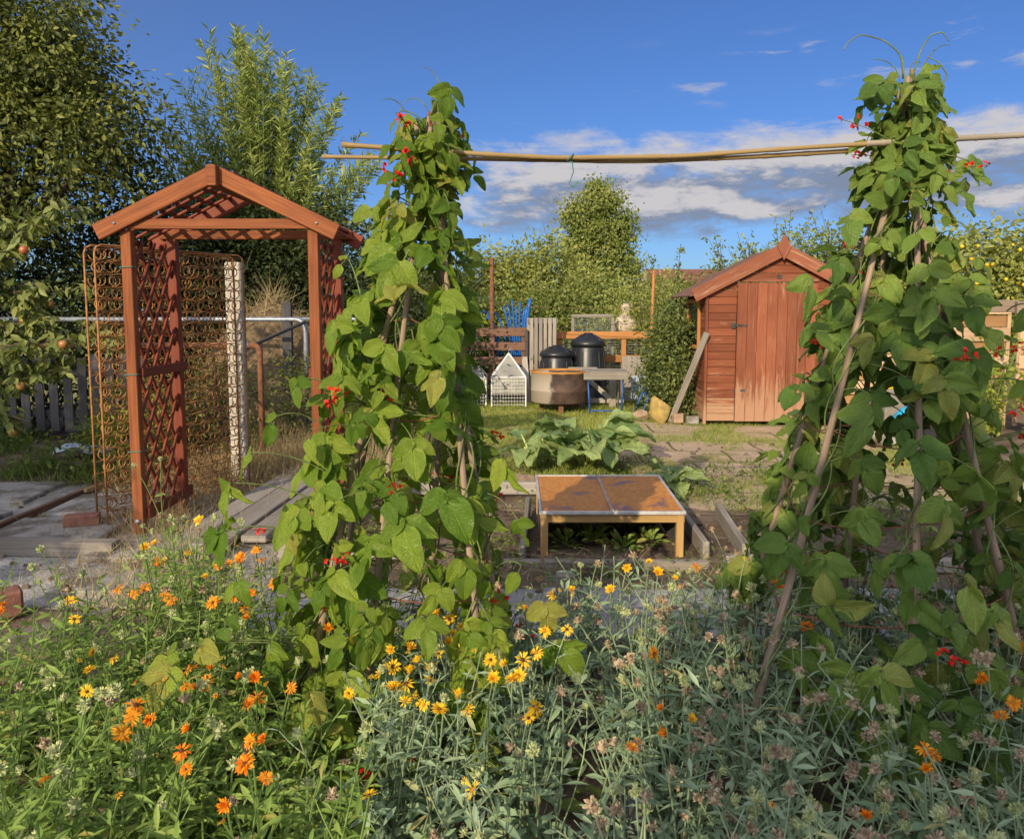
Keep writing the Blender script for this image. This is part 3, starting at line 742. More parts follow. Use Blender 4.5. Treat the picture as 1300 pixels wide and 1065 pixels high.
# ------------------------------------------------------------------ shed
SX0, SX1, SY0, SY1 = 2.45, 4.27, 9.72, 10.8
SM = (SX0 + SX1) / 2
t = thing('garden_shed', 'small weathered red wooden shed with a gabled roof and plank door', 'shed', (SM, 10.3, 0))
ridge, eave = 2.13, 1.66
RT = ridge + .07
def gable(x): return ridge - abs(x - SM) / (SM - SX0) * (ridge - eave)
b = MB(); k = 0; z = .06
DX0, DX1, DZ = 2.825, 3.83, 1.80
while z < RT - .03:
    z1 = min(z + .098, RT - .01)
    zt = z1 - .004
    half = (SM - SX0) if zt < eave + .07 else (RT - zt) / (ridge - eave) * (SM - SX0)
    if half > .04:
        segs = [(SM - half, SM + half)] if z > DZ - .02 else [(SX0, DX0), (DX1, SX1)]
        for (xa, xb) in segs:
            b.bar((xa, SY0 + .004, (z + zt) / 2), (xb, SY0 + .004, (z + zt) / 2), .018, zt - z, b=.003, twist=.0)
    z = z1
b.build('front_wall', M['shed'], t)
for x in (SX0, SX1):
    b = MB(); z = .06
    while z < eave - .1:
        b.bar((x, SY0 + .03, z + .047), (x, SY1, z + .047), .018, .094, b=.003); z += .098
    b.build('side_wall', M['shed'], t)
b = MB().bar((SX0, SY1, eave / 2), (SX1, SY1, eave / 2), .018, eave, b=.003)
b.build('back_wall', M['shed'], t)
for x in (SX0 - .006, SX1 + .006):
    MB().bar((x, SY0 - .012, .02), (x, SY0 - .012, eave + .02), .035, .05, up=(0, 1, 0)).build('corner_post', M['shed'], t)
d_ = MB(); nb = 8
for k in range(nb):
    xa = DX0 + k * (DX1 - DX0) / nb; xb = DX0 + (k + 1) * (DX1 - DX0) / nb
    d_.bar(((xa + xb) / 2, SY0 - .022, .055), ((xa + xb) / 2, SY0 - .022, DZ), (xb - xa) - .004, .018, up=(0, 1, 0), b=.003)
d_ = d_.build('door', M['shed_door'], t)
MB().bar((DX0 - .05, SY0 - .036, 1.27), (DX0 + .13, SY0 - .036, 1.27), .006, .03).bar((DX0 - .045, SY0 - .037, 1.235), (DX0 - .045, SY0 - .037, 1.305), .05, .006, up=(0, 1, 0)).build('hinge', M['iron'], d_)
MB().bar((DX0 - .02, SY0 - .018, .45), (DX0 + .12, SY0 - .036, .45), .006, .03).build('hinge', M['iron'], d_)
MB().bar((DX0 + .03, SY0 - .0, DZ + .035), (DX1 + .0, SY0 - .02, DZ + .035), .03, .045).build('lintel', M['barge'], t)
MB().box((SM - .02, SY0 - .026, DZ + .075), (.05, .02, .05), .004).build('latch', M['iron'], t)
for sx in (-1, 1):
    xe = SM + sx * 1.10; ze = ridge + .06 - 1.10 * (ridge - eave) / (SM - SX0)
    b = MB().bar((SM + sx * .006, SY0 - .085, ridge + .075), (xe, SY0 - .085, ze + .015), .022, .16, up=(0, 0, 1)); b.build('barge_board', M['barge'], t)
    yb = SY1 + .08
    b = MB().bar((SM + sx * .56, SY0 - .07, (ridge + .10 + ze + .055) / 2 - .02), (SM + sx * .56, yb, (ridge + .10 + ze + .055) / 2 - .02), 1.12 / math.cos(.51) + .01, .022, up=(sx * (ridge - eave) / (SM - SX0), 0, 1))
    b.build('roof', M['felt'], t)
dm = MB(); V = np.array([(0, 0, .15), (.085, 0, 0), (0, 0, -.17), (-.085, 0, 0)]); V2 = np.concatenate([V + A(SM, SY0 - .118, ridge + .115), V * A(1, 1, 1) + A(SM, SY0 - .099, ridge + .115)])
dm.add(V2, [(0, 3, 2, 1), (4, 5, 6, 7), (0, 1, 5, 4), (1, 2, 6, 5), (2, 3, 7, 6), (3, 0, 4, 7)], luv=[(q, w_) for _ in range(6) for q, w_ in ((0, 0), (.1, 0), (.1, .1), (0, .1))]); dm.build('finial', M['barge'], t)
wf = MB()
for (p, q) in (((SX0 - .025, SY0 + .30, .98), (SX0 - .025, SY0 + .30, 1.58)), ((SX0 - .025, SY0 + .92, .98), (SX0 - .025, SY0 + .92, 1.58))): wf.bar(p, q, .035, .05, up=(0, 1, 0))
for z in (.98, 1.58): wf.bar((SX0 - .027, SY0 + .27, z), (SX0 - .027, SY0 + .95, z), .035, .05)
w_ = wf.build('window_frame', M['orange_wood'], t)
MB().box((SX0 - .016, SY0 + .61, 1.28), (.008, .58, .56), .001).build('pane', M['glass_dark'], w_)
tag(MB().bar((2.08, 10.02, .0), (2.43, 9.62, 1.18), .075, .035, up=(0, -1, 0)).build('leaning_plank', M['grey_wood']), 'grey plank leaning against the shed corner', 'plank')

def rock(name, c, s, mat, label, seed, cat='stone'):
    r = np.random.default_rng(seed); n1_, n2_ = 17, 28; V = []
    ph = np.linspace(-PI / 2, PI / 2, n1_)
    dirs = nrm(r.normal(size=(9, 3)));
    for p_ in ph:
        for a_ in np.linspace(0, 2 * PI, n2_, endpoint=False):
            d0 = A(math.cos(p_) * math.cos(a_), math.cos(p_) * math.sin(a_), math.sin(p_))
            f = min(1.0 / max(np.dot(d0, q), .3) * h_ for q, h_ in zip(dirs, [.70] * 9) if np.dot(d0, q) > .1) if True else 1
            V.append(d0 * min(f, 1.12))
    V = np.array(V) * s + c
    i = np.arange(n1_ - 1)[:, None] * n2_; j = np.arange(n2_)[None]; k = (j + 1) % n2_
    F = np.stack([i + j, i + k, i + n2_ + k, i + n2_ + j], -1).reshape(-1, 4)
    o = MB().add(V, F).build(name, M[mat]); return tag(o, label, cat)
rock('stone', A(1.93, 10.05, .14), A(.16, .13, .20), 'stone_yellow', 'yellow angular stone at the foot of the leaning plank', 1)
rock('stone', A(1.70, 10.15, .07), A(.10, .08, .09), 'stone_buff', 'reddish small stone beside the yellow angular one', 2)
rock('stone', A(.08, 6.15, .07), A(.11, .09, .09), 'stone_buff', 'rounded brown stone behind the cold frame bed board', 4)
rock('stone', A(4.0, 8.2, .1), A(.18, .12, .12), 'slab', 'grey block half hidden by bean leaves before the shed', 5)
tag(MB().box((2.16, 9.95, .06), (.13, .10, .12), .01, rot=.2).build('brick', M['stone_buff']), 'buff brick tucked beside the leaning plank', 'brick')
tag(MB().box((2.33, 9.86, .05), (.16, .10, .10), .01, rot=-.1).build('brick', M['slab']), 'pale grey brick against the shed corner', 'brick')
tag(MB().box((3.55, 8.1, .07), (.20, .12, .12), .012, rot=.3).build('brick', M['brick']), 'broken red brick on the slabs before the shed door', 'brick')
# ------------------------------------------------------------------ panel fence at the far side
def fence(x0, x1, y0, y1, top, label, cap):
    t = thing('fence_panel', label, 'fence', ((x0 + x1) / 2, (y0 + y1) / 2, 0), 'timber fence panels')
    d_ = nrm(A(x1 - x0, y1 - y0, 0)); nn = A(d_[1], -d_[0], 0)
    P = lambda u, z, o=0: A(x0, y0, 0) + d_ * u + A(0, 0, z) + nn * o
    L = math.hypot(x1 - x0, y1 - y0); f, k = MB(), MB(); z = .1; i_ = 0
    while z < top - .1:
        (f if i_ % 2 == 0 else k).bar(P(.03, z + .075, .03 if i_ % 2 == 0 else -.02), P(L - .03, z + .075, .03 if i_ % 2 == 0 else -.02), .018, .15 if i_ % 2 else .165); z += .165; i_ += 1
    f.build('front_boards', M['fence_front'], t); k.build('back_boards', M['fence_back'], t)
    for u in (.04, L * .5, L - .04): MB().bar(P(u, .05, .006), P(u, top - .02, .006), .045, .03, up=tuple(nn)).build('batten', M['fence_front'], t)
    MB().bar(P(-.03, top - .03, .012), P(L + .03, top - .03, .012), .07, .15).build('capping', M[cap], t)
    return t
fence(4.05, 5.05, 9.55, 9.5, 1.52, 'tan hit-and-miss fence panel partly behind the shed', 'fence_cap')
fence(5.08, 6.1, 9.5, 9.42, 1.54, 'weathered tan fence panel with dark capping behind the bean leaves', 'fence_cap')
fence(6.12, 8.0, 9.36, 9.25, 1.52, 'nearer tan fence panel with dark cap at the edge of the view', 'fence_cap')
for k, (x, y, s) in enumerate(((5.0, 8.9, 1.0), (5.55, 8.8, 1.2), (6.0, 8.75, .9))):
    t = thing('herb_plant', ['lime-green upright plant in front of the tan fence, nearest the shed', 'tallest lime-green upright plant in front of the tan fence', 'lime-green upright plant farthest from the shed'][k], 'plant', (x, y, 0), 'lime-green plants by the fence')
    st = MB(); lf = MB()
    for q in range(16):
        a = R.random() * 6.28; e = A(x + .22 * math.cos(a), y + .2 * math.sin(a), R.uniform(.5, .95) * s)
        c_ = bez(A(x, y, 0), A(x, y, .4), e, 8); st.tube(c_, .005, 4)
        n = 26; P = c_[rng.integers(1, 8, n)] + rng.normal(0, .04, (n, 3)); lf.inst(OVAL, frames(nrm(rdir(n) + A(0, 0, .5)), nrm(rdir(n) + A(0, -.6, 1))), P, rng.uniform(.05, .11, n), rng.random(n))
    st.build('stem', M['stem'], t); lf.build('foliage', M['lime'], t)
# yellow and blue things glimpsed through the beans
t = thing('plastic_crate', 'yellow plastic crate glimpsed through the bean leaves before the fence', 'crate', (4.55, 8.9, 0))
b = MB()
for z in (.60, .70): 
    for sx in (-1, 1): b.bar((4.55 + sx * .2, 8.72, z), (4.55 + sx * .2, 9.08, z), .012, .07); b.bar((4.35, 8.9 + sx * .18, z), (4.75, 8.9 + sx * .18, z), .012, .07)
b.build('sides', M['yellow_plastic'], t); MB().box((4.55, 8.9, .575), (.56, .36, .02)).build('bottom', M['yellow_plastic'], t)
tag(MB().box((4.55, 8.9, .28), (.6, .42, .56), .01).build('wooden_box', M['grey_wood']), 'grey wooden box under the yellow crate before the fence', 'box')
n_ = 18; xx, yy = np.meshgrid(np.linspace(0, 1, n_), np.linspace(0, 1, n_)); zz = .1 + .42 * np.exp(-((xx - .5) ** 2 + (yy - .5) ** 2) * 6) + (vn(xx * 3, yy * 3, 2.0) - .5) * .16
i = np.arange(n_ - 1)[:, None] * n_; j = np.arange(n_ - 1)[None]
tag(MB().add(np.stack([4.55 + (xx - .5) * .9, 8.35 + (yy - .5) * .5, zz], -1).reshape(-1, 3), np.stack([i + j, i + j + 1, i + n_ + j + 1, i + n_ + j], -1).reshape(-1, 4)).build('tarpaulin', M['cyan_sheet'], None, True), 'crumpled cyan plastic sheet behind the bean tepee', 'tarpaulin')

# ------------------------------------------------------------------ far corner: bins, drum, table, pallets, netting
def dalek(x, y, s, hz, label):
    t = thing('compost_bin', label, 'compost bin', (x, y, 0), 'black compost bins')
    MB().lathe([(0, .0), (.36 * s, 0), (.365 * s, .04), (.35 * s, .06), (.325 * s, .2 * hz), (.315 * s, .21 * hz), (.31 * s, .25 * hz), (.27 * s, .72 * hz), (.262 * s, .74 * hz), (.265 * s, .78 * hz), (.24 * s, .80 * hz), (0, .80 * hz)], (x, y, 0), 40).build('body', M['black_plastic'], t, True)
    l = MB().lathe([(0, .985 * hz), (.07 * s, .985 * hz), (.10 * s, .955 * hz), (.2 * s, .915 * hz), (.27 * s, .87 * hz), (.29 * s, .845 * hz), (.292 * s, .80 * hz), (.275 * s, .795 * hz), (0, .80 * hz)], (x, y, 0), 40)
    for k in range(8):
        a = k * PI / 4; l.bar((x + .1 * s * math.cos(a), y + .1 * s * math.sin(a), .965 * hz), (x + .27 * s * math.cos(a), y + .27 * s * math.sin(a), .875 * hz), .015, .012)
    l.build('lid', M['black_plastic'], t, True)
    b = MB()
    for k in range(12):
        a = k * PI / 6 + .1; b.bar((x + .322 * s * math.cos(a), y + .322 * s * math.sin(a), .24 * hz), (x + .275 * s * math.cos(a), y + .275 * s * math.sin(a), .72 * hz), .03, .02, up=(math.cos(a), math.sin(a), 0))
    b.build('ribs', M['black_plastic'], t)
dalek(.70, 12.1, .92, .93, 'shorter black compost bin behind the rusty drum')
dalek(1.22, 12.35, .96, 1.12, 'taller black compost bin behind the workbench')
t = thing('cut_drum', 'rusty cut-down oil drum with a pale flank and orange rim', 'drum', (.70, 11.2, 0))
rd = .42
MB().lathe([(rd - .02, .14), (rd, .12), (rd, .3), (rd + .012, .315), (rd, .33), (rd, .56), (rd + .014, .575), (rd - .012, .58), (rd - .014, .2), (0, .2)], (.70, 11.2, 0), 48)
m, N = newmat('rusty_drum'); tcx = N.n('ShaderNodeTexCoord').outputs['Object']; xs_ = N.n('ShaderNodeSeparateXYZ', {0: tcx})
nz = N.noise(tcx, 5.0, 6, .65); col = N.mix(N.step(nz, .35, .65), (.05, .032, .027), (.115, .068, .048))
pa = N.step(N.math('ADD', N.math('MULTIPLY', xs_.outputs[0], -2.2), N.math('MULTIPLY', nz, .8)), .62, .80); col = N.mix(pa, col, (.34, .29, .23))  # pale colour towards one flank, edge broken by noise
rim = N.step(N.math('ADD', xs_.outputs[2], N.math('MULTIPLY', nz, .05)), .575, .60); col = N.mix(rim, col, (.46, .21, .05))
N.out(N.n('ShaderNodeBsdfPrincipled', {'Base Color': col, 'Roughness': .8, 'Metallic': .1, 'Normal': N.bump(nz, .4, .01)}).outputs[0])
MB().lathe([(0, .13), (rd - .02, .13), (rd, .15), (rd, .3), (rd + .012, .315), (rd, .33), (rd, .56), (rd + .014, .575), (rd + .01, .59), (rd - .012, .58), (rd - .014, .2), (0, .2)], (.70, 11.2, 0), 48).build('body', m, t, True)
for k in range(3):
    a = k * 2.09 - PI / 2; MB().bar((.70 + .3 * math.cos(a), 11.2 + .3 * math.sin(a), 0), (.70 + .3 * math.cos(a), 11.2 + .3 * math.sin(a), .14), .07, .05, up=(0, 1, 0)).build('foot', M['rust'], t)
# folding table
t = thing('folding_table', 'small folding bench with grey timber top and blue tubular legs', 'table', (1.30, 11.0, 0))
b = MB()
for k in range(4): b.bar((.98 + .035 * (3 - k), 10.78 + k * .135, .60 - .0 * k), (1.64 - .035 * (3 - k) * 0, 10.78 + k * .135, .60), .128, .022)
b.bar((1.0, 10.70, .545), (1.62, 10.70, .545), .02, .10); b.build('top', M['grey_wood'], t)
for sx in (1.06, 1.56):
    s_ = 1 if sx > 1.3 else -1
    MB().tube([(sx, 10.76, .58), (sx - .03 * s_, 10.68, .02)], .014, 8).build('leg', M['blue_paint'], t, True)
    MB().tube([(sx, 11.16, .58), (sx - .0 * s_, 11.28, .02)], .014, 8).build('leg', M['galv'], t, True)
MB().tube([(1.09, 10.69, .06), (1.53, 10.69, .06)], .012, 8).build('crossbar', M['blue_paint'], t, True)
t = thing('timber_trestle', 'pale timber trestle standing behind the blue-legged bench', 'trestle', (1.35, 11.65, 0))
b = MB().bar((.98, 11.6, .52), (1.75, 11.6, .52), .05, .07).bar((.98, 11.6, .1), (1.7, 11.6, .1), .05, .07); b.build('beam', M['pale_wood'], t)
for x in (1.02, 1.52): MB().bar((x, 11.57, 0), (x, 11.57, .56), .10, .04, up=(0, 1, 0)).build('leg', M['pale_wood'], t)
MB().bar((1.15, 11.55, .42), (1.5, 11.55, .12), .03, .07).build('brace', M['pale_wood'], t)
tag(MB().bar((.86, 11.75, .58), (1.30, 11.72, .58), .16, .03).build('loose_board', M['grey_wood']), 'grey board lying between the black bin and the trestle', 'board')
# pallets
t = thing('pallet', 'brown slatted pallet standing upright below the blue pipes', 'pallet', (-.3, 12.6, 0), 'pallets of the compost bay')
b = MB()
for z in (.12, .38, .64, .88, 1.11): b.bar((-1.0, 12.52, z), (.25, 12.52, z), .02, .135)
b.build('slats', M['pallet'], t); 
for x in (-.92, -.33, .2): MB().bar((x, 12.58, 0), (x, 12.58, 1.18), .09, .08, up=(0, 1, 0)).build('bearer', M['pallet'], t)
t = thing('pallet', 'grey weathered pallet standing on edge between pallet wall and black bin', 'pallet', (.5, 12.5, 0), 'pallets of the compost bay')
b = MB()
for k in range(6): 
    x = .31 + k * .075; y = 12.3 + k * .02
    b.bar((x, y, .02), (x, y, 1.34), .056, .02, up=(0, 1, 0)); b.bar((x - .04, y + .2, .02), (x - .04, y + .2, 1.34), .056, .02, up=(0, 1, 0))
b.build('slats', M['grey_wood'], t)
for z in (.12, .70, 1.29): MB().bar((.27, 12.40, z), (.72, 12.5, z), .17, .08).build('bearer', M['grey_wood'], t)
t = thing('upright_board', 'dark upright board between the brown and grey pallets', 'board', (.24, 12.4, 0))
MB().bar((.235, 12.42, 0), (.235, 12.42, 1.15), .05, .16, up=(0, 1, 0)).build('upright', M['dark_wood'], t)
tag(MB().bar((.26, 12.1, .0), (.20, 12.3, .72), .09, .025, up=(0, -1, 0)).build('pale_slat', M['pale_wood']), 'pale slat leaning between the white cloche and the drum', 'slat')
# cloches
def cloche(x, y, s, hz, label):
    t = thing('wire_cloche', label, 'cloche', (x, y, 0), 'pointed white cloches')
    ap = A(x, y, hz); zb = hz * .56
    cs = [A(x + sx * s, y + sy * s, zb) for sx, sy in ((-1, -1), (1, -1), (1, 1), (-1, 1))]
    b = MB()
    for c_ in cs: b.bar(c_, ap, .025, .02); b.bar(c_ * A(1, 1, 0), c_, .02, .02, up=(0, 1, 0))
    for k in range(4): b.bar(cs[k], cs[(k + 1) % 4], .02, .02)
    b.build('frame', M['white_frame'], t)
    rf = MB()
    for k in range(4): rf.add([cs[k] * .99 + ap * .01 - A(0, 0, .006), cs[(k + 1) % 4] - A(0, 0, .006), ap - A(0, 0, .006)], [(0, 1, 2)])
    rf.build('roof_sheet', M['sheet'], t)
    b = MB()
    for k in range(4):
        p, q = cs[k], cs[(k + 1) % 4]
        for f in np.linspace(0, 1, 13): e = p * (1 - f) + q * f; b.tube([e * A(1, 1, 0), e], .0028, 3, cap=False)
        for z in np.linspace(.03, zb, 9): b.tube([p * A(1, 1, 0) + A(0, 0, z), q * A(1, 1, 0) + A(0, 0, z)], .0028, 3, cap=False)
    b.build('netting', M['white_frame'], t)
    b = MB()
    for k in range(4):
        p, q = cs[k], cs[(k + 1) % 4]; c0_ = (p + q) / 2 * .002
        b.add([p * A(1, 1, 0) + A(0, 0, zb * .45), q * A(1, 1, 0) + A(0, 0, zb * .45), q - A(0, 0, .0), p - A(0, 0, .0)], [(0, 1, 2, 3)])
    b.build('side_sheet', M['sheet'], t)
    h_ = [ap, ap + A(0, 0, .04), ap + A(.03, 0, .08), ap + A(.06, 0, .05)]; MB().tube(h_, .006, 6).build('hook', M['galv'], t)
M['sheet'] = m_plain('milky_plastic_sheet', (.46, .45, .41), (.30, .30, .28), .5, scale=5, trans=.35)
cloche(-.05, 11.9, .26, .80, 'pointed white cloche with wire sides next to the drum')
cloche(-.66, 12.0, .26, .76, 'pointed white cloche half hidden by the nearer bean leaves')
tag(MB().tube([(-.33, 12.9, 0), (-.335, 12.9, 2.33)], .035, 8).build('iron_post', M['rust']), 'tall rusty post behind the brown pallet', 'post')
tag(MB().tube([(2.17, 12.1, 0), (2.19, 12.1, 1.1), (2.21, 12.1, 2.08)], .024, 8).build('wooden_pole', M['orange_wood']), 'slim orange-brown pole standing left of the shed shrub'.replace('left of', 'beside'), 'pole')
for k in range(11):
    x = -.06 + .026 * k; lean = -.30 + .045 * k if k < 9 else .08 + .03 * (k - 9)
    c_ = bez(A(x, 13.1 + .03 * (k % 3), 0), A(x, 13.1, 1.1), A(x + lean, 13.1, R.uniform(1.42, 1.66) + (.0 if k < 9 else .1)), 9)
    if k in (0, 2): c_ = bez(A(x - .1, 13.1, 0), A(x - .25, 13.05, 2.0), A(x - .6, 13.0, 1.25 - .12 * k), 9)
    tag(MB().tube(c_, .018 if k < 9 else .03, 7).build('blue_pipe', M['blue_pipe'], None, True), ['bright blue plastic pipe fanning up behind the brown pallet', 'thick straight blue pipe at the end of the fan'][k >= 9] if k not in (0, 2) else 'blue plastic pipe bent over in an arc beside the rusty post', 'pipe', 'blue pipes behind the pallet')
# timber and net frame
t = thing('netted_fence', 'orange timber frame with netting behind the compost bins', 'fence', (1.8, 12.9, 0))
for x, h_ in ((.78, 1.1), (1.87, 1.12), (2.55, 1.12), (2.8, 1.1)): MB().bar((x, 12.9, 0), (x, 12.9, h_), .075, .06, up=(0, 1, 0)).build('post', M['orange_wood'], t)
for z, x0, x1 in ((1.05, .70, 2.9), (.66, 1.35, 2.25), (.30, 1.9, 2.25)): MB().bar((x0, 12.86, z), (x1, 12.86, z), .03, .12).build('rail', M['orange_wood'], t)
b = MB()
for x in np.arange(.75, 2.85, .045): b.tube([(x, 12.93, .02), (x, 12.93, 1.05)], .0022, 3, cap=False)
for z in np.arange(.03, 1.06, .045): b.tube([(.7, 12.93, z), (2.85, 12.93, z)], .0022, 3, cap=False)
b.build('netting', M['galv'], t)
t = thing('wire_screen', 'grey-framed wire mesh panel above the tall black bin', 'panel', (1.4, 13.2, 0))
b = MB()
for x in (1.04, 1.72): b.bar((x, 13.2, 0), (x, 13.2, 1.36), .05, .04, up=(0, 1, 0))
b.bar((1.02, 13.2, 1.37), (1.74, 13.2, 1.37), .04, .05); b.build('frame', M['grey_wood'], t)
b = MB()
for x in np.arange(1.06, 1.72, .03): b.tube([(x, 13.2, .4), (x, 13.2, 1.36)], .002, 3, cap=False)
for z in np.arange(.4, 1.36, .03): b.tube([(1.04, 13.2, z), (1.72, 13.2, z)], .002, 3, cap=False)
b.build('mesh_wire', M['galv'], t)
t = thing('scarecrow', 'pale sack tied over a stake behind the orange frame', 'scarecrow', (2.0, 13.6, 0))
MB().lathe([(0, 1.05), (.2, 1.06), (.22, 1.2), (.15, 1.34), (.07, 1.40), (.08, 1.46), (.085, 1.52), (.05, 1.58), (0, 1.6)], (2.0, 13.6, 0), 14).build('sacking', M['sack'], t, True)
MB().bar((2.0, 13.6, 0), (2.0, 13.6, 1.1), .04, .04, up=(0, 1, 0)).build('stake', M['grey_wood'], t)
t = thing('folding_stool', 'collapsed blue tubular frame lying by the shed shrub', 'stool frame', (1.93, 11.0, 0))
for p in ([(1.75, 10.9, .02), (1.86, 10.95, .28), (1.95, 11.0, .34)], [(1.82, 10.7, .01), (1.93, 10.8, .22), (1.86, 10.9, .36)], [(1.9, 11.2, .10), (2.25, 11.15, .12)]):
    MB().tube(p, .018, 8).build('leg', M['blue_paint'], t, True)
MB().box((1.9, 11.3, .33), (.3, .04, .34), .01, rot=.2).build('back_panel', M['plastic_sheet'], t)
t = thing('leaning_board', 'grey board propped behind the blue frame', 'board', (2.05, 12.3, 0))
MB().bar((1.98, 12.35, .0), (2.0, 12.5, .72), .42, .02, up=(0, -1, 0)).build('panel', M['grey_wood'], t)
for k, (z0, z1, y) in enumerate(((1.16, 1.30, 12.7), (1.55, 1.53, 13.0))):
    tag(MB().tube(bez(A(-.33, y, z0 + .05), A(.9, y, (z0 + z1) / 2 - .12), A(2.18, 12.12, z1), 14), .004, 4).build('cord_line', M['hay']), ['lower sagging string stretched from the rusty post to the pole', 'upper string stretched from the rusty post to the pole'][k], 'string')

# ------------------------------------------------------------------ pipe frame, hay, picket fence on the far side of the arch
t = thing('pipe_cage', 'galvanised and rusty pipe cage standing beyond the arch', 'pipe frame', (-3.2, 7.8, 0))
def elbow(pts, r=.05, n=6):
    out = [np.asarray(pts[0], float)]
    for k in range(1, len(pts) - 1):
        p, q, s = (np.asarray(v, float) for v in pts[k - 1:k + 2])
        a = q + nrm(p - q) * r; c_ = q + nrm(s - q) * r
        out += list(bez(a, q, c_, n))
    return out + [np.asarray(pts[-1], float)]
MB().tube(elbow([(-7.0, 8.4, 1.36), (-2.25, 8.4, 1.36), (-2.25, 8.4, 0)], .12), .026, 10).build('rear_rail', M['galv'], t, True)
MB().tube(elbow([(-2.6, 8.9, 1.36), (-1.75, 8.9, 1.36), (-1.75, 8.9, 0)], .10), .022, 10).build('side_rail', M['galv'], t, True)
MB().tube(elbow([(-4.6, 7.2, 1.13), (-2.36, 7.2, 1.13), (-2.36, 7.2, 0)], .07), .028, 10).build('front_rail', M['rust'], t, True)
MB().tube([(-2.62, 7.2, 1.13), (-2.46, 7.2, 1.13)], .033, 10).build('coupling', M['galv'], t, True)
MB().bar((-2.5, 7.22, 1.10), (-2.25, 8.38, 1.33), .03, .03).build('diagonal_bar', M['dark_wood'], t)
t = thing('hay_heap', 'heap of dry hay on the dark mound behind the arch', 'hay heap', (-3.0, 9.6, 0))
n_ = 16; a_ = np.linspace(0, 2 * PI, 24, endpoint=False); V = []
for q in np.linspace(0, 1, n_): 
    r_ = 1.05 * (1 - q ** 2.2) + .0; V += [(-3.0 + r_ * 1.0 * math.cos(a), 9.6 + r_ * .7 * math.sin(a), 1.62 * q + (fbm(q * 4, a, 1.0) - .5) * .2) for a in a_]
i = np.arange(n_ - 1)[:, None] * 24; j = np.arange(24)[None]; k = (j + 1) % 24
MB().add(np.array(V), np.stack([i + j, i + k, i + 24 + k, i + 24 + j], -1).reshape(-1, 4)).build('mound', M['hay'], t, True)
n = 1500; q = rng.random(n) ** .5; a = rng.random(n) * 6.28; r_ = 1.05 * (1 - q ** 2.2)
P = np.stack([-3.0 + r_ * np.cos(a), 9.6 + .7 * r_ * np.sin(a), 1.62 * q], -1); P = P[q > .45]; n = len(P)
MB().inst(BLADE, frames(nrm(rdir(n) + A(0, 0, .15)), rdir(n)), P, np.stack([np.full(n, .007), rng.uniform(.15, .5, n), np.ones(n)], -1), rng.random(n)).build('straw', M['straw'], t)
tag(MB().bar((-2.62, 9.0, 0), (-2.62, 9.0, 1.55), .11, .08, up=(0, 1, 0)).build('stump_post', M['dark_wood']), 'short grey post in front of the hay heap', 'post')
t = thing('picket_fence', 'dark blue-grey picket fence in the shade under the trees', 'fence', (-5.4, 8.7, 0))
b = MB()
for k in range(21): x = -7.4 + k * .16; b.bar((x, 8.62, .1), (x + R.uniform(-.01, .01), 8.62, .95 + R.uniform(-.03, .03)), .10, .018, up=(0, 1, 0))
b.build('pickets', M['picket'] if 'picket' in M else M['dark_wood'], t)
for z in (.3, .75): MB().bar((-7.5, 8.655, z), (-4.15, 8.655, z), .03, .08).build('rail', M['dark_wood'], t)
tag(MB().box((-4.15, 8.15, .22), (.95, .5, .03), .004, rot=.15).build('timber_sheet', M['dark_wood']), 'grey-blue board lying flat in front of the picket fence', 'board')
n_ = 14; xx, yy = np.meshgrid(np.linspace(0, 1, n_), np.linspace(0, 1, n_)); zz = .03 + .10 * np.clip(vn(xx * 5, yy * 5, 1.0), 0, 1)
i = np.arange(n_ - 1)[:, None] * n_; j = np.arange(n_ - 1)[None]
tag(MB().add(np.stack([-4.55 + xx * .6, 7.45 + yy * .3, zz], -1).reshape(-1, 3), np.stack([i + j, i + j + 1, i + n_ + j + 1, i + n_ + j], -1).reshape(-1, 4)).build('plastic_sheet', M['plastic_sheet'], None, True), 'crumpled pale blue plastic lying in the shaded weeds', 'plastic')

def bush(name, label, cat, base, lobes, mat, n_clump, per, size, group=None, tpl=DIA, stems=7, **kw):
    t = thing(name, label, cat, base, group); b = MB(); base = A(*base)
    for k in range(stems):
        l = lobes[k % len(lobes)]; e = A(*l[:3]) + A(R.uniform(-.7, .7) * l[3], R.uniform(-.7, .7) * l[4], R.uniform(0, .8) * l[5])
        s = base + A(R.uniform(-.1, .1), R.uniform(-.1, .1), 0); b.tube(bez(s, (s + e) / 2 + A(0, 0, .1), e, 6), np.linspace(.022, .006, 6), 5)
    b.build('stem', M['bark'], t); c_ = MB(); crown(c_, lobes, n_clump, per, size, tpl, **kw); c_.build('foliage', M[mat], t); return t
bush('bramble', 'sunlit bramble with browning leaves beyond the bed springs', 'bramble', (-2.75, 7.3, 0), [(-2.8, 7.4, .5, .5, .4, .55), (-3.15, 7.7, .35, .4, .4, .45)], 'bramble', 110, 34, .045, 'brambles beyond the arch', OVAL, spread=.13)
bush('bramble', 'tangled bramble with russet leaves under the pipe cage', 'bramble', (-2.0, 7.9, 0), [(-2.0, 8.0, .45, .5, .4, .6), (-1.4, 8.2, .4, .6, .4, .5)], 'bramble', 120, 34, .045, 'brambles beyond the arch', OVAL, spread=.13)
bush('weed_bush', 'bright yellow-green weedy bush between picket fence and bed springs', 'bush', (-3.35, 6.75, 0), [(-3.35, 6.8, .45, .35, .3, .5), (-3.6, 7.0, .3, .35, .3, .32)], 'lime', 90, 30, .045, None, OVAL, spread=.11)
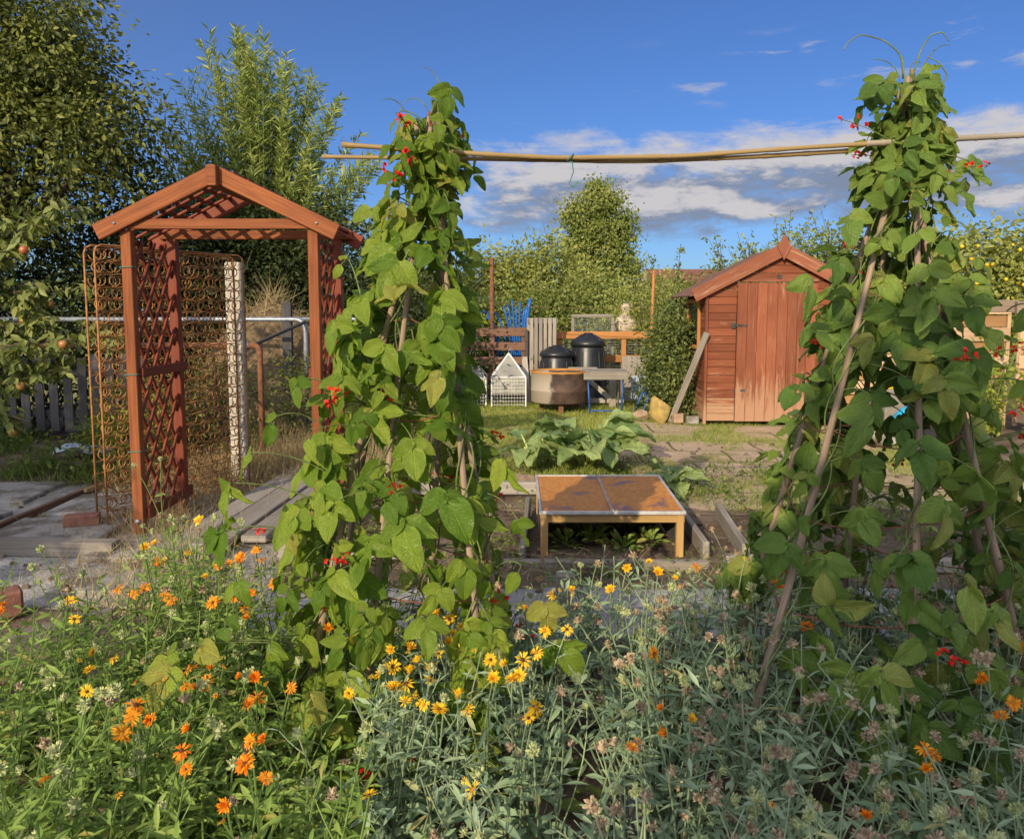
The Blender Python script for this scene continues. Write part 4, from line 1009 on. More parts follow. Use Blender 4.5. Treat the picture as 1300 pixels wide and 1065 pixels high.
bush('ivy_shrub', 'glossy small-leaved shrub growing up the side of the shed', 'shrub', (2.1, 10.9, 0), [(2.27, 10.3, .45, .17, .3, .5), (2.28, 10.35, 1.0, .15, .3, .35), (2.2, 10.7, .5, .27, .35, .55), (2.24, 10.8, 1.1, .25, .35, .5), (2.35, 11.3, .9, .35, .4, .8), (2.15, 11.3, .45, .3, .4, .45)], 'ivy', 380, 34, .055, None, OVAL, spread=.13, shell=.4)
bush('young_shrub', 'light green loose shrub behind the pole beside the shed', 'shrub', (2.3, 13.6, 0), [(2.2, 13.6, 1.1, .6, .5, 1.0), (2.7, 13.7, 1.5, .5, .4, .75), (1.8, 13.9, .8, .6, .5, .7)], 'hedge_yellow', 330, 30, .055, None, OVAL, spread=.17, shell=.35)
for k, (x, y, hh) in enumerate(((2.35, 12.9, 2.35), (2.72, 13.0, 2.5))):
    t = thing('sapling', ['slim leafy sapling shoot just beside the orange-brown pole', 'slim leafy sapling shoot nearer the shed gable'][k], 'sapling', (x, y, 0))
    c_ = bez(A(x, y, 0), A(x + .02, y, hh * .5), A(x + .12 * (k - .3), y, hh), 12); MB().tube(c_, np.linspace(.014, .004, 12), 5).build('stem', M['bark'], t)
    n = 150; q = rng.uniform(3, 11, n); P = np.stack([np.interp(q, range(12), c_[:, d_]) for d_ in range(3)], -1) + rng.normal(0, .035, (n, 3)); MB().inst(OVAL, frames(nrm(rdir(n) + A(0, 0, .4)), rdir(n)), P, rng.uniform(.05, .09, n), rng.random(n)).build('foliage', M['tree_mid'], t)

# ------------------------------------------------------------------ trees and hedges behind
tree('broad_tree', 'big dark broad-leaved tree rising over the picket fence', 'tree', (-6.4, 9.2, 0), (-6.3, 9.2, 1.9),
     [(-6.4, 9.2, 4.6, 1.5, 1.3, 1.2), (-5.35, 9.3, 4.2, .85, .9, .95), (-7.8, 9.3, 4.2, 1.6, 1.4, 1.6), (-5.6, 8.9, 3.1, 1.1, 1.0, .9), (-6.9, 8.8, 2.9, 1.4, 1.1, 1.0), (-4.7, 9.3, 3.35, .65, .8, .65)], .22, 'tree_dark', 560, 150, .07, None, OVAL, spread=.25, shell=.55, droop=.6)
b = MB()
for k, (x, z, l) in enumerate(((-5.0, 4.1, .75), (-4.75, 4.35, .9), (-5.75, 4.9, .9), (-5.3, 4.75, .7))): pass
bush('dark_shrub', 'shrub coloured dark for shade, over the picket fence, under the big broad tree', 'shrub', (-5.9, 9.5, 0), [(-5.6, 9.5, 1.3, 1.2, .7, 1.2), (-7.2, 9.5, 1.3, 1.3, .7, 1.2), (-4.9, 9.7, 1.7, .8, .7, 1.0), (-6.3, 9.5, 2.2, 1.2, .7, .8)], 'shadowed', 460, 36, .075, 'dark shrubs behind the arch', OVAL, spread=.24)  # stands in for the shaded lower part of the tree, dark by colour
bush('dark_shrub', 'shrub coloured dark for shade, behind the arch, next to the big broad tree', 'shrub', (-4.3, 10.4, 0), [(-4.5, 10.4, 1.5, 1.0, .8, 1.4), (-3.9, 10.6, 1.9, .9, .8, 1.2), (-4.9, 10.2, 2.5, .7, .7, .8)], 'shadowed', 430, 36, .075, 'dark shrubs behind the arch', OVAL, spread=.24)
bush('dark_shrub', 'dark shrub below the willow, behind the hay heap', 'shrub', (-2.6, 10.8, 0), [(-2.9, 10.9, 1.3, 1.0, .7, 1.2), (-2.0, 10.9, 1.2, .9, .7, 1.1), (-2.6, 11.0, 2.2, .9, .6, .8), (-1.3, 11.2, .9, .7, .6, .9)], 'shadowed', 430, 36, .075, 'dark shrubs behind the arch', OVAL, spread=.24)
# willow: fan of long feathery shoots
t = thing('willow', 'feathery pale green willow with long upright shoots behind the arch', 'tree', (-3.6, 11.6, 0))
sh = MB(); lf = MB()
MB().tube([(-3.6, 11.6, 0), (-3.58, 11.6, .7), (-3.6, 11.6, 1.4)], [.2, .16, .17], 9).build('trunk', M['bark'], t, True)
outl = [(-5.3, 3.3), (-5.0, 4.0), (-4.55, 4.75), (-4.15, 5.65), (-3.75, 5.2), (-3.2, 5.2), (-2.75, 4.6), (-2.35, 4.1), (-1.9, 3.6)]
for k in range(210):
    u = R.random(); f = u * (len(outl) - 1); i0 = min(int(f), len(outl) - 2); fr_ = f - i0
    ex = outl[i0][0] * (1 - fr_) + outl[i0 + 1][0] * fr_; ez = outl[i0][1] * (1 - fr_) + outl[i0 + 1][1] * fr_
    sc_ = R.choice((1, 1, .92, .85, .75, .62)); cx, cz = -3.6, 1.5
    e = A(cx + (ex - cx) * sc_ + R.uniform(-.15, .15), 11.6 + R.uniform(-.9, .7), cz + (ez - cz) * sc_ + R.uniform(-.15, .12))
    s = A(cx + R.uniform(-.25, .25), 11.6 + R.uniform(-.2, .2), R.uniform(.9, 1.5))
    m_ = A(s[0] + (e[0] - s[0]) * .35, s[1] + (e[1] - s[1]) * .4, s[2] + (e[2] - s[2]) * .6)
    c_ = bez(s, m_, e, 14); sh.tube(c_, np.linspace(.013, .003, 14), 4, cap=False, var=R.random())
    L = np.linalg.norm(e - s); n = int(70 * L / 3 * 1.35)
    q = 13 * (.22 + .78 * rng.random(n)); P = np.stack([np.interp(q, range(14), c_[:, d_]) for d_ in range(3)], -1)
    T = nrm(np.stack([np.interp(q, range(14), np.gradient(c_[:, d_])) for d_ in range(3)], -1)); o = rdir(n); o = nrm(o - T * np.sum(o * T, -1, keepdims=True))
    lf.inst(NARROW, frames(nrm(T * .75 + o), nrm(rdir(n) + A(0, 0, .6))), P, rng.uniform(.09, .19, n), np.clip(.5 + rng.normal(0, .2, n) + R.uniform(-.2, .2), 0, 1))
sh.build('shoots', M['stem'], t); lf.build('crown', M['willow'], t)
crown_l = MB(); crown(crown_l, [(-3.7, 11.7, 2.3, 1.3, .7, 1.0), (-2.6, 11.8, 2.0, .9, .6, 1.0), (-4.7, 11.6, 2.0, .7, .6, .9)], 260, 36, .13, NARROW, spread=.22); crown_l.build('lower_foliage', M['willow'], t)
# apple tree in front at the side
t = thing('apple_tree', 'apple tree with drooping leaves and ripening red fruit at the picket fence', 'tree', (-4.9, 6.2, 0))
tr = MB(); fo = MB()
tr.tube(bez(A(-4.9, 6.2, 0), A(-4.85, 6.2, .8), A(-4.75, 6.2, 1.5), 7), np.linspace(.10, .06, 7), 9)
apl = []
for (e, z0) in ((A(-3.35, 6.0, 2.25), 1.4), (A(-3.5, 6.1, 1.6), 1.3), (A(-3.15, 6.0, 1.22), .9), (A(-3.45, 6.1, .95), .75), (A(-3.75, 5.9, .60), .5), (A(-3.9, 6.0, 2.1), 1.4), (A(-3.7, 6.2, 1.35), 1.0), (A(-4.0, 6.0, 1.1), .9), (A(-4.2, 6.1, 2.5), 1.5), (A(-3.8, 5.9, 1.85), 1.4), (A(-3.95, 6.1, 0.85), .7), (A(-4.3, 6.0, 1.7), 1.2)):
    s = A(-4.82, 6.2, z0); c_ = bez(s, (s + e) / 2 + A(0, 0, .22), e, 12); tr.tube(c_, np.linspace(.03, .006, 12), 6)
    for k in range(16):
        q = R.uniform(3, 11); a = A(*[np.interp(q, range(12), c_[:, d_]) for d_ in range(3)]); g_ = a + A(R.uniform(-.2, .2), R.uniform(-.2, .2), R.uniform(-.12, .16)); tr.tube([a, g_], [.006, .003], 4)
        n = 17; f = rng.random(n)[:, None]; P = a * (1 - f) + g_ * f + rng.normal(0, .03, (n, 3))
        fo.inst(OVAL, frames(nrm(rdir(n) * A(1, 1, .4) + A(0, 0, -.55)), nrm(rdir(n) * .7 + A(0, -.2, .8))), P, rng.uniform(.06, .115, n), np.clip(rng.normal(.5, .25, n), 0, 1))
        if k == 3 or k == 9: apl.append(g_ - A(0, 0, .05))
tr.build('trunk', M['bark'], t, True); fo.build('crown', M['tree_apple'], t)
for p in apl[::1]:
    prof = [(0, .026), (.012, .03), (.024, .028), (.034, .012), (.035, -.004), (.028, -.022), (.014, -.032), (0, -.029)]
    MB().lathe([(r_ * 1.0, z_) for r_, z_ in prof], p, 14).build('apple', M['apple'], t, True)
# central background
bush('hedge_mass', 'sunny yellow-green hedge beyond the pallets and blue pipes', 'hedge', (-.6, 17.0, 0), [(-1.6, 17, 1.3, 1.2, .8, 1.2), (-.3, 17.2, 1.75, 1.2, .8, 1.2), (.8, 17.3, 1.9, .9, .8, 1.25), (-2.6, 17.2, 1.3, 1.2, .8, 1.2), (1.6, 17.4, 1.5, .8, .7, 1.1)], 'hedge_yellow', 820, 40, .095, None, OVAL, spread=.25)
bush('elder_bush', 'dark green leafy bush between blue pipes and birch', 'bush', (.9, 15.2, 0), [(.5, 15.2, 1.0, .9, .6, .95), (1.4, 15.3, 1.1, .8, .6, .95), (-.5, 15.4, .9, .8, .6, .8), (-1.4, 15.5, .9, .8, .6, .9)], 'tree_mid', 480, 42, .085, None, OVAL, spread=.2)
t = tree('birch', 'tall wispy birch standing above the hedge', 'tree', (2.5, 22, 0), (2.5, 22, 2.2),
     [(2.5, 22, 4.5, .5, .5, .65), (1.75, 22, 4.1, .38, .4, .65), (2.3, 22, 3.7, .5, .5, .7), (3.1, 22, 3.75, .42, .4, .6), (1.8, 22, 3.0, .5, .5, .7), (2.8, 22, 3.0, .6, .5, .7), (3.35, 22, 2.7, .35, .4, .6), (2.3, 22, 2.2, .9, .7, .8), (2.5, 22, 1.4, 1.1, .8, .8)], .12, 'birch', 620, 44, .08, None, DIAW, spread=.19, shell=.3, droop=1.6)
bush('distant_shrub', 'mid green shrub under the birch beyond the netted frame', 'shrub', (2.9, 17.5, 0), [(2.4, 17.5, 1.0, .9, .7, .9), (3.3, 17.8, 1.1, .9, .7, .95), (4.2, 18, 1.1, .9, .7, 1.0)], 'tree_mid', 330, 34, .08, None, OVAL, spread=.22)
bush('garden_hedge', 'far low hedge seen beside the shed roof', 'hedge', (7, 30, 0), [(4 + k * 1.4, 30 + (k % 2), 1.2, 1.3, 1, 1.2 + .3 * (k % 3)) for k in range(16)], 'tree_mid', 620, 34, .14, None, DIAW, spread=.35)
bush('far_hedge', 'far hedge line beyond the lawn, left of the birch'.replace(', left of', ' and beside'), 'hedge', (-8, 30, 0), [(-20 + k * 1.5, 30 + (k % 2), 1.4, 1.4, 1, 1.4 + .3 * (k % 3)) for k in range(16)], 'tree_mid', 520, 34, .16, None, DIAW, spread=.4)
t = tree('fruit_tree', 'fruit tree with wispy upright shoots behind the shed roof', 'tree', (5.0, 14.5, 0), (5.0, 14.5, 1.2),
     [(4.6, 14.5, 2.1, .8, .6, .55), (5.6, 14.5, 2.35, .8, .6, .6), (6.4, 14.6, 2.1, .8, .6, .7), (3.9, 14.6, 1.8, .5, .5, .5), (5.3, 14.5, 1.5, 1.3, .6, .6)], .09, 'tree_apple', 330, 26, .085, None, OVAL, spread=.19, shell=.3)
sh = MB(); lf = MB()
for k in range(46):
    x = R.uniform(3.8, 7.0); s = A(x, 14.5 + R.uniform(-.3, .3), 1.9); e = s + A(R.uniform(-.5, .5), R.uniform(-.2, .2), R.uniform(.7, 1.35) * (1.12 if x > 5 else .75)); c_ = bez(s, (s + e) / 2 + A(R.uniform(-.1, .1), 0, .1), e, 8); sh.tube(c_, np.linspace(.010, .003, 8), 4)
    n = 24; q = rng.uniform(1, 7, n); P = np.stack([np.interp(q, range(8), c_[:, d_]) for d_ in range(3)], -1) + rng.normal(0, .04, (n, 3)); lf.inst(OVAL, frames(nrm(rdir(n) + A(0, 0, .2)), rdir(n)), P, rng.uniform(.06, .11, n), rng.random(n))
sh.build('shoots', M['bark'], t); lf.build('shoot_leaves', M['tree_apple'], t)
bush('orchard_hedge', 'sunlit yellow-green fruit hedge rising above the tan fence', 'hedge', (8.6, 14, 0), [(7.2, 14, 1.5, .9, .8, 1.1), (8.4, 14, 1.75, 1.1, .8, 1.3), (9.8, 14, 1.9, 1.1, .8, 1.35), (11.2, 14, 2.0, 1.1, .8, 1.3), (12.6, 14.2, 1.9, 1.1, .8, 1.3)], 'hedge_yellow', 1000, 40, .10, None, OVAL, spread=.23, shell=.5)
P = np.stack([rng.uniform(7, 11, 70), np.full(70, 13.25) + rng.normal(0, .12, 70), rng.uniform(1.5, 2.6, 70)], -1)
hb_ = bpy.data.objects['orchard_hedge']; f_ = MB(); f_.inst(ICO, frames(rdir(70), rdir(70)), P, rng.uniform(.025, .045, 70), rng.random(70)); tag(f_.build('fruit', M['yellow_plastic'], hb_, True), kind='stuff')
# distant house
t = thing('house', 'distant house with a red tiled roof glimpsed beside the shed', 'house', (9.6, 42, 0))
MB().box((9.6, 42, 1.35), (5.0, 6, 2.7), .02).build('wall', M['house_wall'], t)
rf = MB(); V = [(6.9, 38.8, 2.6), (12.3, 38.8, 2.6), (12.3, 45.2, 2.6), (6.9, 45.2, 2.6), (7.2, 42, 3.7), (12.0, 42, 3.7)]
rf.add(np.array(V), [(0, 1, 5, 4), (2, 3, 4, 5)]).build('roof', M['house_roof'], t)
MB().add(np.array([V[0], V[3], V[4], V[1], V[2], V[5]]), [(0, 2, 1), (3, 4, 5)]).build('gable', M['house_wall'], t)
MB().box((9.0, 38.98, 1.5), (1.2, .06, 1.1), .01).build('window', M['glass_dark'], t)

# unseen trees added behind the camera to shade the near beds and lane
sdir = A(math.sin(math.radians(SUN_AZ)), math.cos(math.radians(SUN_AZ)), 0); sper = A(sdir[1], -sdir[0], 0); tel = math.tan(math.radians(SUN_EL))
def shade_pt(perp, along, z): return tuple(sper * perp + sdir * along + A(0, 0, z))
for nm, lb, pos, lobes, k in (
    ('shade_tree', 'unseen round tree added behind the viewpoint to shade the seed-head marigolds', (1.2, -4.2), [(.6, -4.0, 2.95, .9, .9, .95), (1.7, -4.2, 3.05, 1.0, 1, 1.05), (2.9, -4.3, 2.8, 1.0, 1, 1.0), (.9, -4.2, 2.2, .9, .8, .7), (2.2, -4.2, 2.1, 1.2, .8, .7)], 460),
    ('shade_tree', 'unseen tall tree added behind the viewpoint to shade the picket fence', (-7.2, -5.2), [(-4.9, -5, 3.0, .95, .9, .85), (-6.4, -5.2, 3.5, 1.2, 1, 1.1), (-7.8, -5.2, 4.1, 1.3, 1, 1.4), (-9.4, -5.2, 4.9, 1.5, 1, 1.6), (-6.8, -5.2, 2.4, 1.5, 1, .9), (-8.8, -5.2, 2.6, 1.6, 1, 1.2)], 520)):
    L = [(*shade_pt(*l[:3]), *l[3:]) for l in lobes]
    b_ = shade_pt(*pos, 0); f_ = shade_pt(*pos, 1.5)
    tree(nm, lb, 'tree', b_, f_, L, .16, 'tree_mid', k, 34, .15, 'unseen trees added for shade', DIAW, spread=.28, shell=.2, zmin=.8)

# ------------------------------------------------------------------ bean tepees and runner beans
def pt_on(p0, p1, z): f = (z - p0[2]) / (p1[2] - p0[2]); return p0 + (p1 - p0) * f
def tepee(cross, bases, tops, label, rings):
    c0 = A(*cross); t = thing('bean_tepee', label, 'bean tepee', (np.mean([b[0] for b in bases]), np.mean([b[1] for b in bases]), 0))
    canes = []
    for k, (b_, tp) in enumerate(zip(bases, tops)):
        b0 = A(*b_, -.05); off = A(R.uniform(-.03, .03), R.uniform(-.03, .03), 0)
        x = c0 + off; e = x + nrm(x - b0) * tp
        n = 26; f = np.linspace(0, 1, n)[:, None]; P = b0 * (1 - f) + e * f; bow = A(R.uniform(-.03, .03), R.uniform(-.02, .02), 0); P = P + np.sin(f * PI) * bow
        r_ = np.linspace(.0135, .0075, n) * R.uniform(.9, 1.1); r_ = r_ * (1 + .10 * (np.arange(n) % 4 == 0))
        MB().tube(P, r_, 8).build('cane', M['hazel'], t, True); canes.append(P)
    for z in rings:
        Q = []
        for P in canes:
            Q.append(A(*[np.interp(z + R.uniform(-.03, .03), P[:, 2], P[:, d_]) for d_ in range(3)]))
        c_ = np.mean(Q, 0); Q = sorted(Q, key=lambda q: math.atan2(q[1] - c_[1], q[0] - c_[0])); pts = []
        for a, e in zip(Q, Q[1:] + Q[:1]):
            for f in (0, .25, .5, .75): pts.append(a * (1 - f) + e * f - A(0, 0, .02 * math.sin(f * PI)))
        MB().tube(pts, .0024, 5, closed=True).build('twine', M['twine'], t)
    wr = MB()
    th = np.linspace(0, 2 * PI * 5, 60); wr.tube(np.stack([c0[0] + .045 * np.cos(th), c0[1] + .045 * np.sin(th), c0[2] - .04 + .08 * th / th[-1]], -1), .003, 5); wr.build('binding', M['cord'], t)
    return t, canes
XZ = (.3, .6, .9, 1.2, 1.5, 1.75, 2.0)
def bean_plant(label, cat, canes, cross, n_hubs, mat, base_c, spread_x=1.0, extra=(), seed=3, zlo=.12, lean=(0, 0), size=1.0, fl=14, zpow=.9, front=.8, xlim=((-9,) * 7, (9,) * 7)):
    r = np.random.default_rng(seed); zt = max(P[-1, 2] for P in canes)
    t = thing('runner_bean_plant', label, cat, (base_c[0], base_c[1], 0))
    vn_ = MB()
    for P in canes:
        for rep in range(2):
            th = r.uniform(0, 6.28); zz = np.linspace(.0, P[-1, 2] * r.uniform(.85, 1.0), 90); c_ = np.stack([np.interp(zz, P[:, 2], P[:, d_]) for d_ in range(3)], -1)
            rad = .018 + .02 * np.abs(np.sin(zz * 3 + th)); c_ = c_ + np.stack([rad * np.cos(zz * 14 + th), rad * np.sin(zz * 14 + th), 0 * zz], -1); vn_.tube(c_, np.linspace(.0042, .0022, 90), 4, cap=False)
    hubs = []
    cw = np.array([1.0 if P[0, 1] > 2.35 else front for P in canes]); cw /= cw.sum()
    tot = n_hubs
    for k in range(tot):
        z = zlo + (min(zt - .06, cross[2] + .13) - zlo) * r.random() ** zpow
        P = canes[r.choice(len(canes), p=cw)]; a = A(*[np.interp(z, P[:, 2], P[:, d_]) for d_ in range(3)])
        cc = A(base_c[0] + (cross[0] - base_c[0]) * min(z / cross[2], 1), base_c[1] + (cross[1] - base_c[1]) * min(z / cross[2], 1), z)
        o = a - cc; o[2] = 0
        if np.linalg.norm(o) < .05 or z > cross[2] - .3: o = A(*r.normal(size=2), 0)
        o = nrm(o) + .75 * A(*r.normal(size=2), 0); o = nrm(o)
        reach = (.05 + .17 * r.random()) * (1.0 if z < 1.5 else .62)
        h_ = a + o * reach + A(0, 0, r.uniform(-.05, .09)); h_[0] = np.clip(h_[0], np.interp(z, XZ, xlim[0]) + r.uniform(0, .08), np.interp(z, XZ, xlim[1]) - r.uniform(0, .08)); hubs.append((a, h_, o, z))
    for (p, q) in extra:
        p = A(*p); q = A(*q); o = nrm((q - p) * A(1, 1, 0) + A(0, -.2, 0)); hubs.append((p, q, o, q[2]))
    BT = [[[] for _ in range(4)] for _ in BEAN]; hb = [[] for _ in range(len(hubs))]
    for (a, h_, o, z) in hubs:
        c_ = bez(a, (a + h_) / 2 + A(0, 0, .035), h_, 6); vn_.tube(c_, np.linspace(.0026, .0018, 6), 4, cap=False)
        sz = size * ((.055 + .085 * r.random() ** .8) if z < 1.6 else r.uniform(.05, .10))
        var = np.clip(r.normal(.45, .30), 0, 1)
        nrm_ = nrm(o * .9 + A(-.18, -.35, .55) + .45 * r.normal(size=3)); tip0 = nrm(o * .55 + A(0, 0, -.75) + .35 * r.normal(size=3)); tip0 = nrm(tip0 - nrm_ * np.dot(tip0, nrm_))
        sd_ = np.cross(tip0, nrm_)
        for (ang, s_) in ((0, 1.0), (1.25, .88), (-1.25, .88)):
            if s_ < 1 and r.random() < .10: continue
            tp = tip0 * math.cos(ang) + sd_ * math.sin(ang); tp = nrm(tp + A(0, 0, -.25 * abs(ang)) + .12 * r.normal(size=3)); nn = nrm(nrm_ + .30 * r.normal(size=3) + sd_ * math.sin(ang) * .35)
            i_ = r.integers(len(BEAN)); pos = h_ + (tip0 * .035 if ang == 0 else tp * .006)
            if ang == 0: vn_.tube([h_, pos], .0016, 3, cap=False)
            BT[i_][0].append(frames(tp[None], nn[None])[0]); BT[i_][1].append(pos); BT[i_][2].append(sz * s_ * r.uniform(.9, 1.1)); BT[i_][3].append(np.clip(var + r.normal(0, .16), 0, 1))
    lf = MB()
    for i_, (m_, p_, s_, v_) in enumerate(BT):
        if m_: lf.inst(BEAN[i_], np.array(m_), np.array(p_), np.array(s_), np.array(v_))
    lf.build('leaves', M[mat], t, True)
    # young shoot tips
    for k in range(5):
        P = canes[k % len(canes)]; e = P[-1]; g_ = e + A(r.uniform(-.12, .12), r.uniform(-.05, .05), r.uniform(.02, .12)); th = np.linspace(0, 1, 12)[:, None]
        c_ = bez(e - A(0, 0, .1), e + A(r.uniform(-.05, .05), 0, .1), g_, 12); vn_.tube(c_, np.linspace(.0025, .0012, 12), 4, cap=False)
    vn_.build('vine', M['vine'], t, True)
    ks = r.permutation(n_hubs)[:fl]
    for k in ks:
        a, h_, o, z = hubs[k]; e = a + o * r.uniform(.16, .27) + A(0, -.08, r.uniform(.03, .12)); e[0] = np.clip(e[0], np.interp(z, XZ, xlim[0]) - .14, np.interp(z, XZ, xlim[1]) + .10)
        flower_raceme(t, a, e, r)
    return t
def flower_raceme(t, a, e, r):
    sb = MB(); c_ = bez(a, (a + e) / 2 + A(0, 0, .03), e, 8); sb.tube(c_, np.linspace(.002, .0012, 8), 4, cap=False)
    fm = MB(); n = r.integers(5, 11)
    q = r.uniform(4.2, 7, n); P = np.stack([np.interp(q, range(8), c_[:, d_]) for d_ in range(3)], -1) + r.normal(0, .009, (n, 3))
    for p in P:
        m_ = frames(nrm(r.normal(size=(3, 3)) + A(0, -.4, .2)), r.normal(size=(3, 3))); fm.inst(FLOP, m_, np.repeat(p[None], 3, 0), r.uniform(.010, .017, 3), r.random(3))
    s_ = fm.build('blossom', M['scarlet'], t, True); sb.build('flower_stalk', M['stem'], s_)
FLOP = t_oval(.45, .25, .35, 3, belly=.5)

LX = (-.27, 2.6, 1.95)
LB = [(-.06, 2.22), (-.47, 2.18), (-.72, 2.42), (.0, 2.85), (-.36, 3.02), (-.72, 2.85)]
tl, cl = tepee(LX, LB, [.17, .14, .20, .12, .15, .10], 'bean tepee of tall canes standing between arch and cold frame', (.25, .55, .86, 1.12, 1.42))
exl = [((-.60, 2.4, .95), (-.80, 2.32, 1.02)), ((-.62, 2.4, .85), (-.86, 2.3, .93)), ((-.7, 2.4, .75), (-.88, 2.3, .78)), ((-.7, 2.4, .6), (-.84, 2.32, .62)), ((-.7, 2.4, .5), (-.86, 2.25, .53)), ((-.68, 2.35, .40), (-.92, 2.2, .46)), ((-.7, 2.3, .42), (-.98, 2.15, .47)),
       ((-.7, 2.2, .35), (-.95, 2.05, .46)), ((-.08, 2.5, .85), (.02, 2.35, .80)), ((-.05, 2.5, .6), (.03, 2.4, .64)), ((-.03, 2.5, .45), (.10, 2.3, .55)), ((-.05, 2.5, .95), (-.03, 2.4, .98)), ((.0, 2.4, .3), (.14, 2.3, .42)), ((-.5, 2.2, .3), (-.55, 2.0, .42)), ((-.35, 2.2, .3), (-.32, 2.05, .40)),
       ((-.62, 2.42, 1.1), (-.72, 2.34, 1.13)), ((-.55, 2.42, 1.2), (-.66, 2.36, 1.24)), ((-.3, 2.3, .5), (-.25, 2.15, .56)), ((-.45, 2.3, 1.5), (-.53, 2.5, 1.62)), ((-.42, 2.5, 1.3), (-.55, 2.4, 1.42))]
bean_plant('lush runner bean with scarlet flowers climbing the tepee beside the arch', 'bean plant', cl, LX, 540, 'bean', (-.42, 2.6), extra=exl, seed=5, fl=22, zpow=.95, xlim=((-.78, -.76, -.70, -.61, -.53, -.48, -.45), (-.04, -.07, -.12, -.18, -.17, -.16, -.14)), size=.82)
RX = (1.30, 2.6, 2.01)
RB = [(.66, 2.22), (1.13, 2.08), (1.72, 2.30), (1.90, 2.82), (1.35, 3.08), (.85, 2.92)]
tr_, cr = tepee(RX, RB, [.20, .24, .12, .16, .20, .14], 'bean tepee of tall canes standing before the red shed', (.22, .52, .80, 1.05, 1.5))
exr = [((.95, 2.45, 1.25), (.88, 2.35, 1.22)), ((.95, 2.4, 1.0), (.90, 2.3, .96)), ((.9, 2.4, .9), (.88, 2.3, .86)), ((.9, 2.4, .7), (.84, 2.3, .74)), ((.95, 2.5, 1.4), (.93, 2.4, 1.40)), ((.9, 2.4, 1.5), (.93, 2.4, 1.55)),
       ((1.55, 2.6, 1.2), (1.68, 2.5, 1.22)), ((1.6, 2.6, 1.0), (1.78, 2.5, 1.06)), ((1.6, 2.6, .9), (1.72, 2.4, .95)), ((1.65, 2.6, .85), (1.86, 2.5, .90)), ((1.7, 2.6, .7), (1.84, 2.45, .74)), ((1.7, 2.6, .6), (1.70, 2.3, .64)), ((1.7, 2.5, .5), (1.74, 2.25, .55)), ((1.75, 2.5, .4), (1.85, 2.3, .45)), ((1.4, 2.2, .35), (1.45, 2.0, .44)), ((1.2, 2.15, .3), (1.25, 1.95, .38)), ((1.3, 2.1, .3), (1.12, 1.98, .34)),
       ((1.3, 2.6, 1.95), (1.46, 2.52, 1.93)), ((1.3, 2.6, 1.85), (1.44, 2.52, 1.86)), ((1.35, 2.6, 1.6), (1.50, 2.5, 1.62)), ((1.2, 2.6, 1.75), (1.08, 2.5, 1.76)), ((1.2, 2.6, 1.6), (1.05, 2.5, 1.62)), ((1.1, 2.5, .8), (1.05, 2.25, .86)), ((1.15, 2.3, .7), (1.12, 2.1, .77)), ((1.15, 2.3, 1.0), (1.15, 2.15, 1.08)), ((1.6, 2.5, 1.45), (1.62, 2.4, 1.46))]
for k in range(62):
    q_ = A(R.uniform(1.5, 2.1), R.uniform(2.4, 3.0), R.uniform(.25, 1.0)); exr.append((tuple(q_ * A(.9, 1, 1) + A(.1, .05, -.05)), tuple(q_)))
for k in range(26):
    q_ = A(R.uniform(.95, 1.75), R.uniform(1.85, 2.2), R.uniform(.22, .52)); exr.append((tuple(q_ * A(1, 1, .7) + A(.0, .18, 0)), tuple(q_)))
bt = bean_plant('broad runner bean with scarlet flowers climbing the tepee before the shed', 'bean plant', cr, RX, 590, 'bean_cool', (1.27, 2.57), extra=exr, seed=9, fl=26, zpow=.85, size=.85, front=.36, xlim=((.84, .91, 1.02, 1.10, 1.15, 1.17, 1.18), (2.0, 2.0, 1.72, 1.50, 1.48, 1.46, 1.44)))
# long curling tendrils over the top
tb = MB()
for pts in ([(1.27, 2.58, 2.2), (1.25, 2.56, 2.27), (1.19, 2.55, 2.31), (1.11, 2.55, 2.33), (1.07, 2.55, 2.30), (1.06, 2.55, 2.28)], [(1.3, 2.58, 2.2), (1.31, 2.56, 2.28), (1.34, 2.56, 2.33), (1.38, 2.56, 2.34), (1.40, 2.56, 2.31)], [(1.33, 2.58, 2.1), (1.40, 2.55, 2.2), (1.37, 2.55, 2.24), (1.33, 2.55, 2.26)]):
    P = np.array(pts); f = np.linspace(0, len(P) - 1, 24); P = np.stack([np.interp(f, range(len(P)), P[:, d_]) for d_ in range(3)], -1); P[1:-1] = (P[:-2] + P[1:-1] + P[2:]) / 3
    tb.tube(P, np.linspace(.003, .0015, 24), 5)
    n = 9; q = rng.integers(3, 24, n); lm = frames(nrm(rdir(n)), nrm(rdir(n) + A(0, -1, .5))); mb_ = tb
tb.build('tendril', M['vine'], bt, True)
nl = 26; P = np.array([1.28, 2.57, 2.12]) + np.clip(rng.normal(0, 1, (nl, 3)), -1.1, 1.1) * A(.06, .05, .07); yl = MB(); yl.inst(BEAN[1], frames(nrm(rdir(nl) + A(0, 0, -.3)), nrm(rdir(nl) * .6 + A(0, -.6, .5))), P, rng.uniform(.02, .05, nl), rng.random(nl)); yl.build('young_leaves', M['bean_cool'], bt, True)
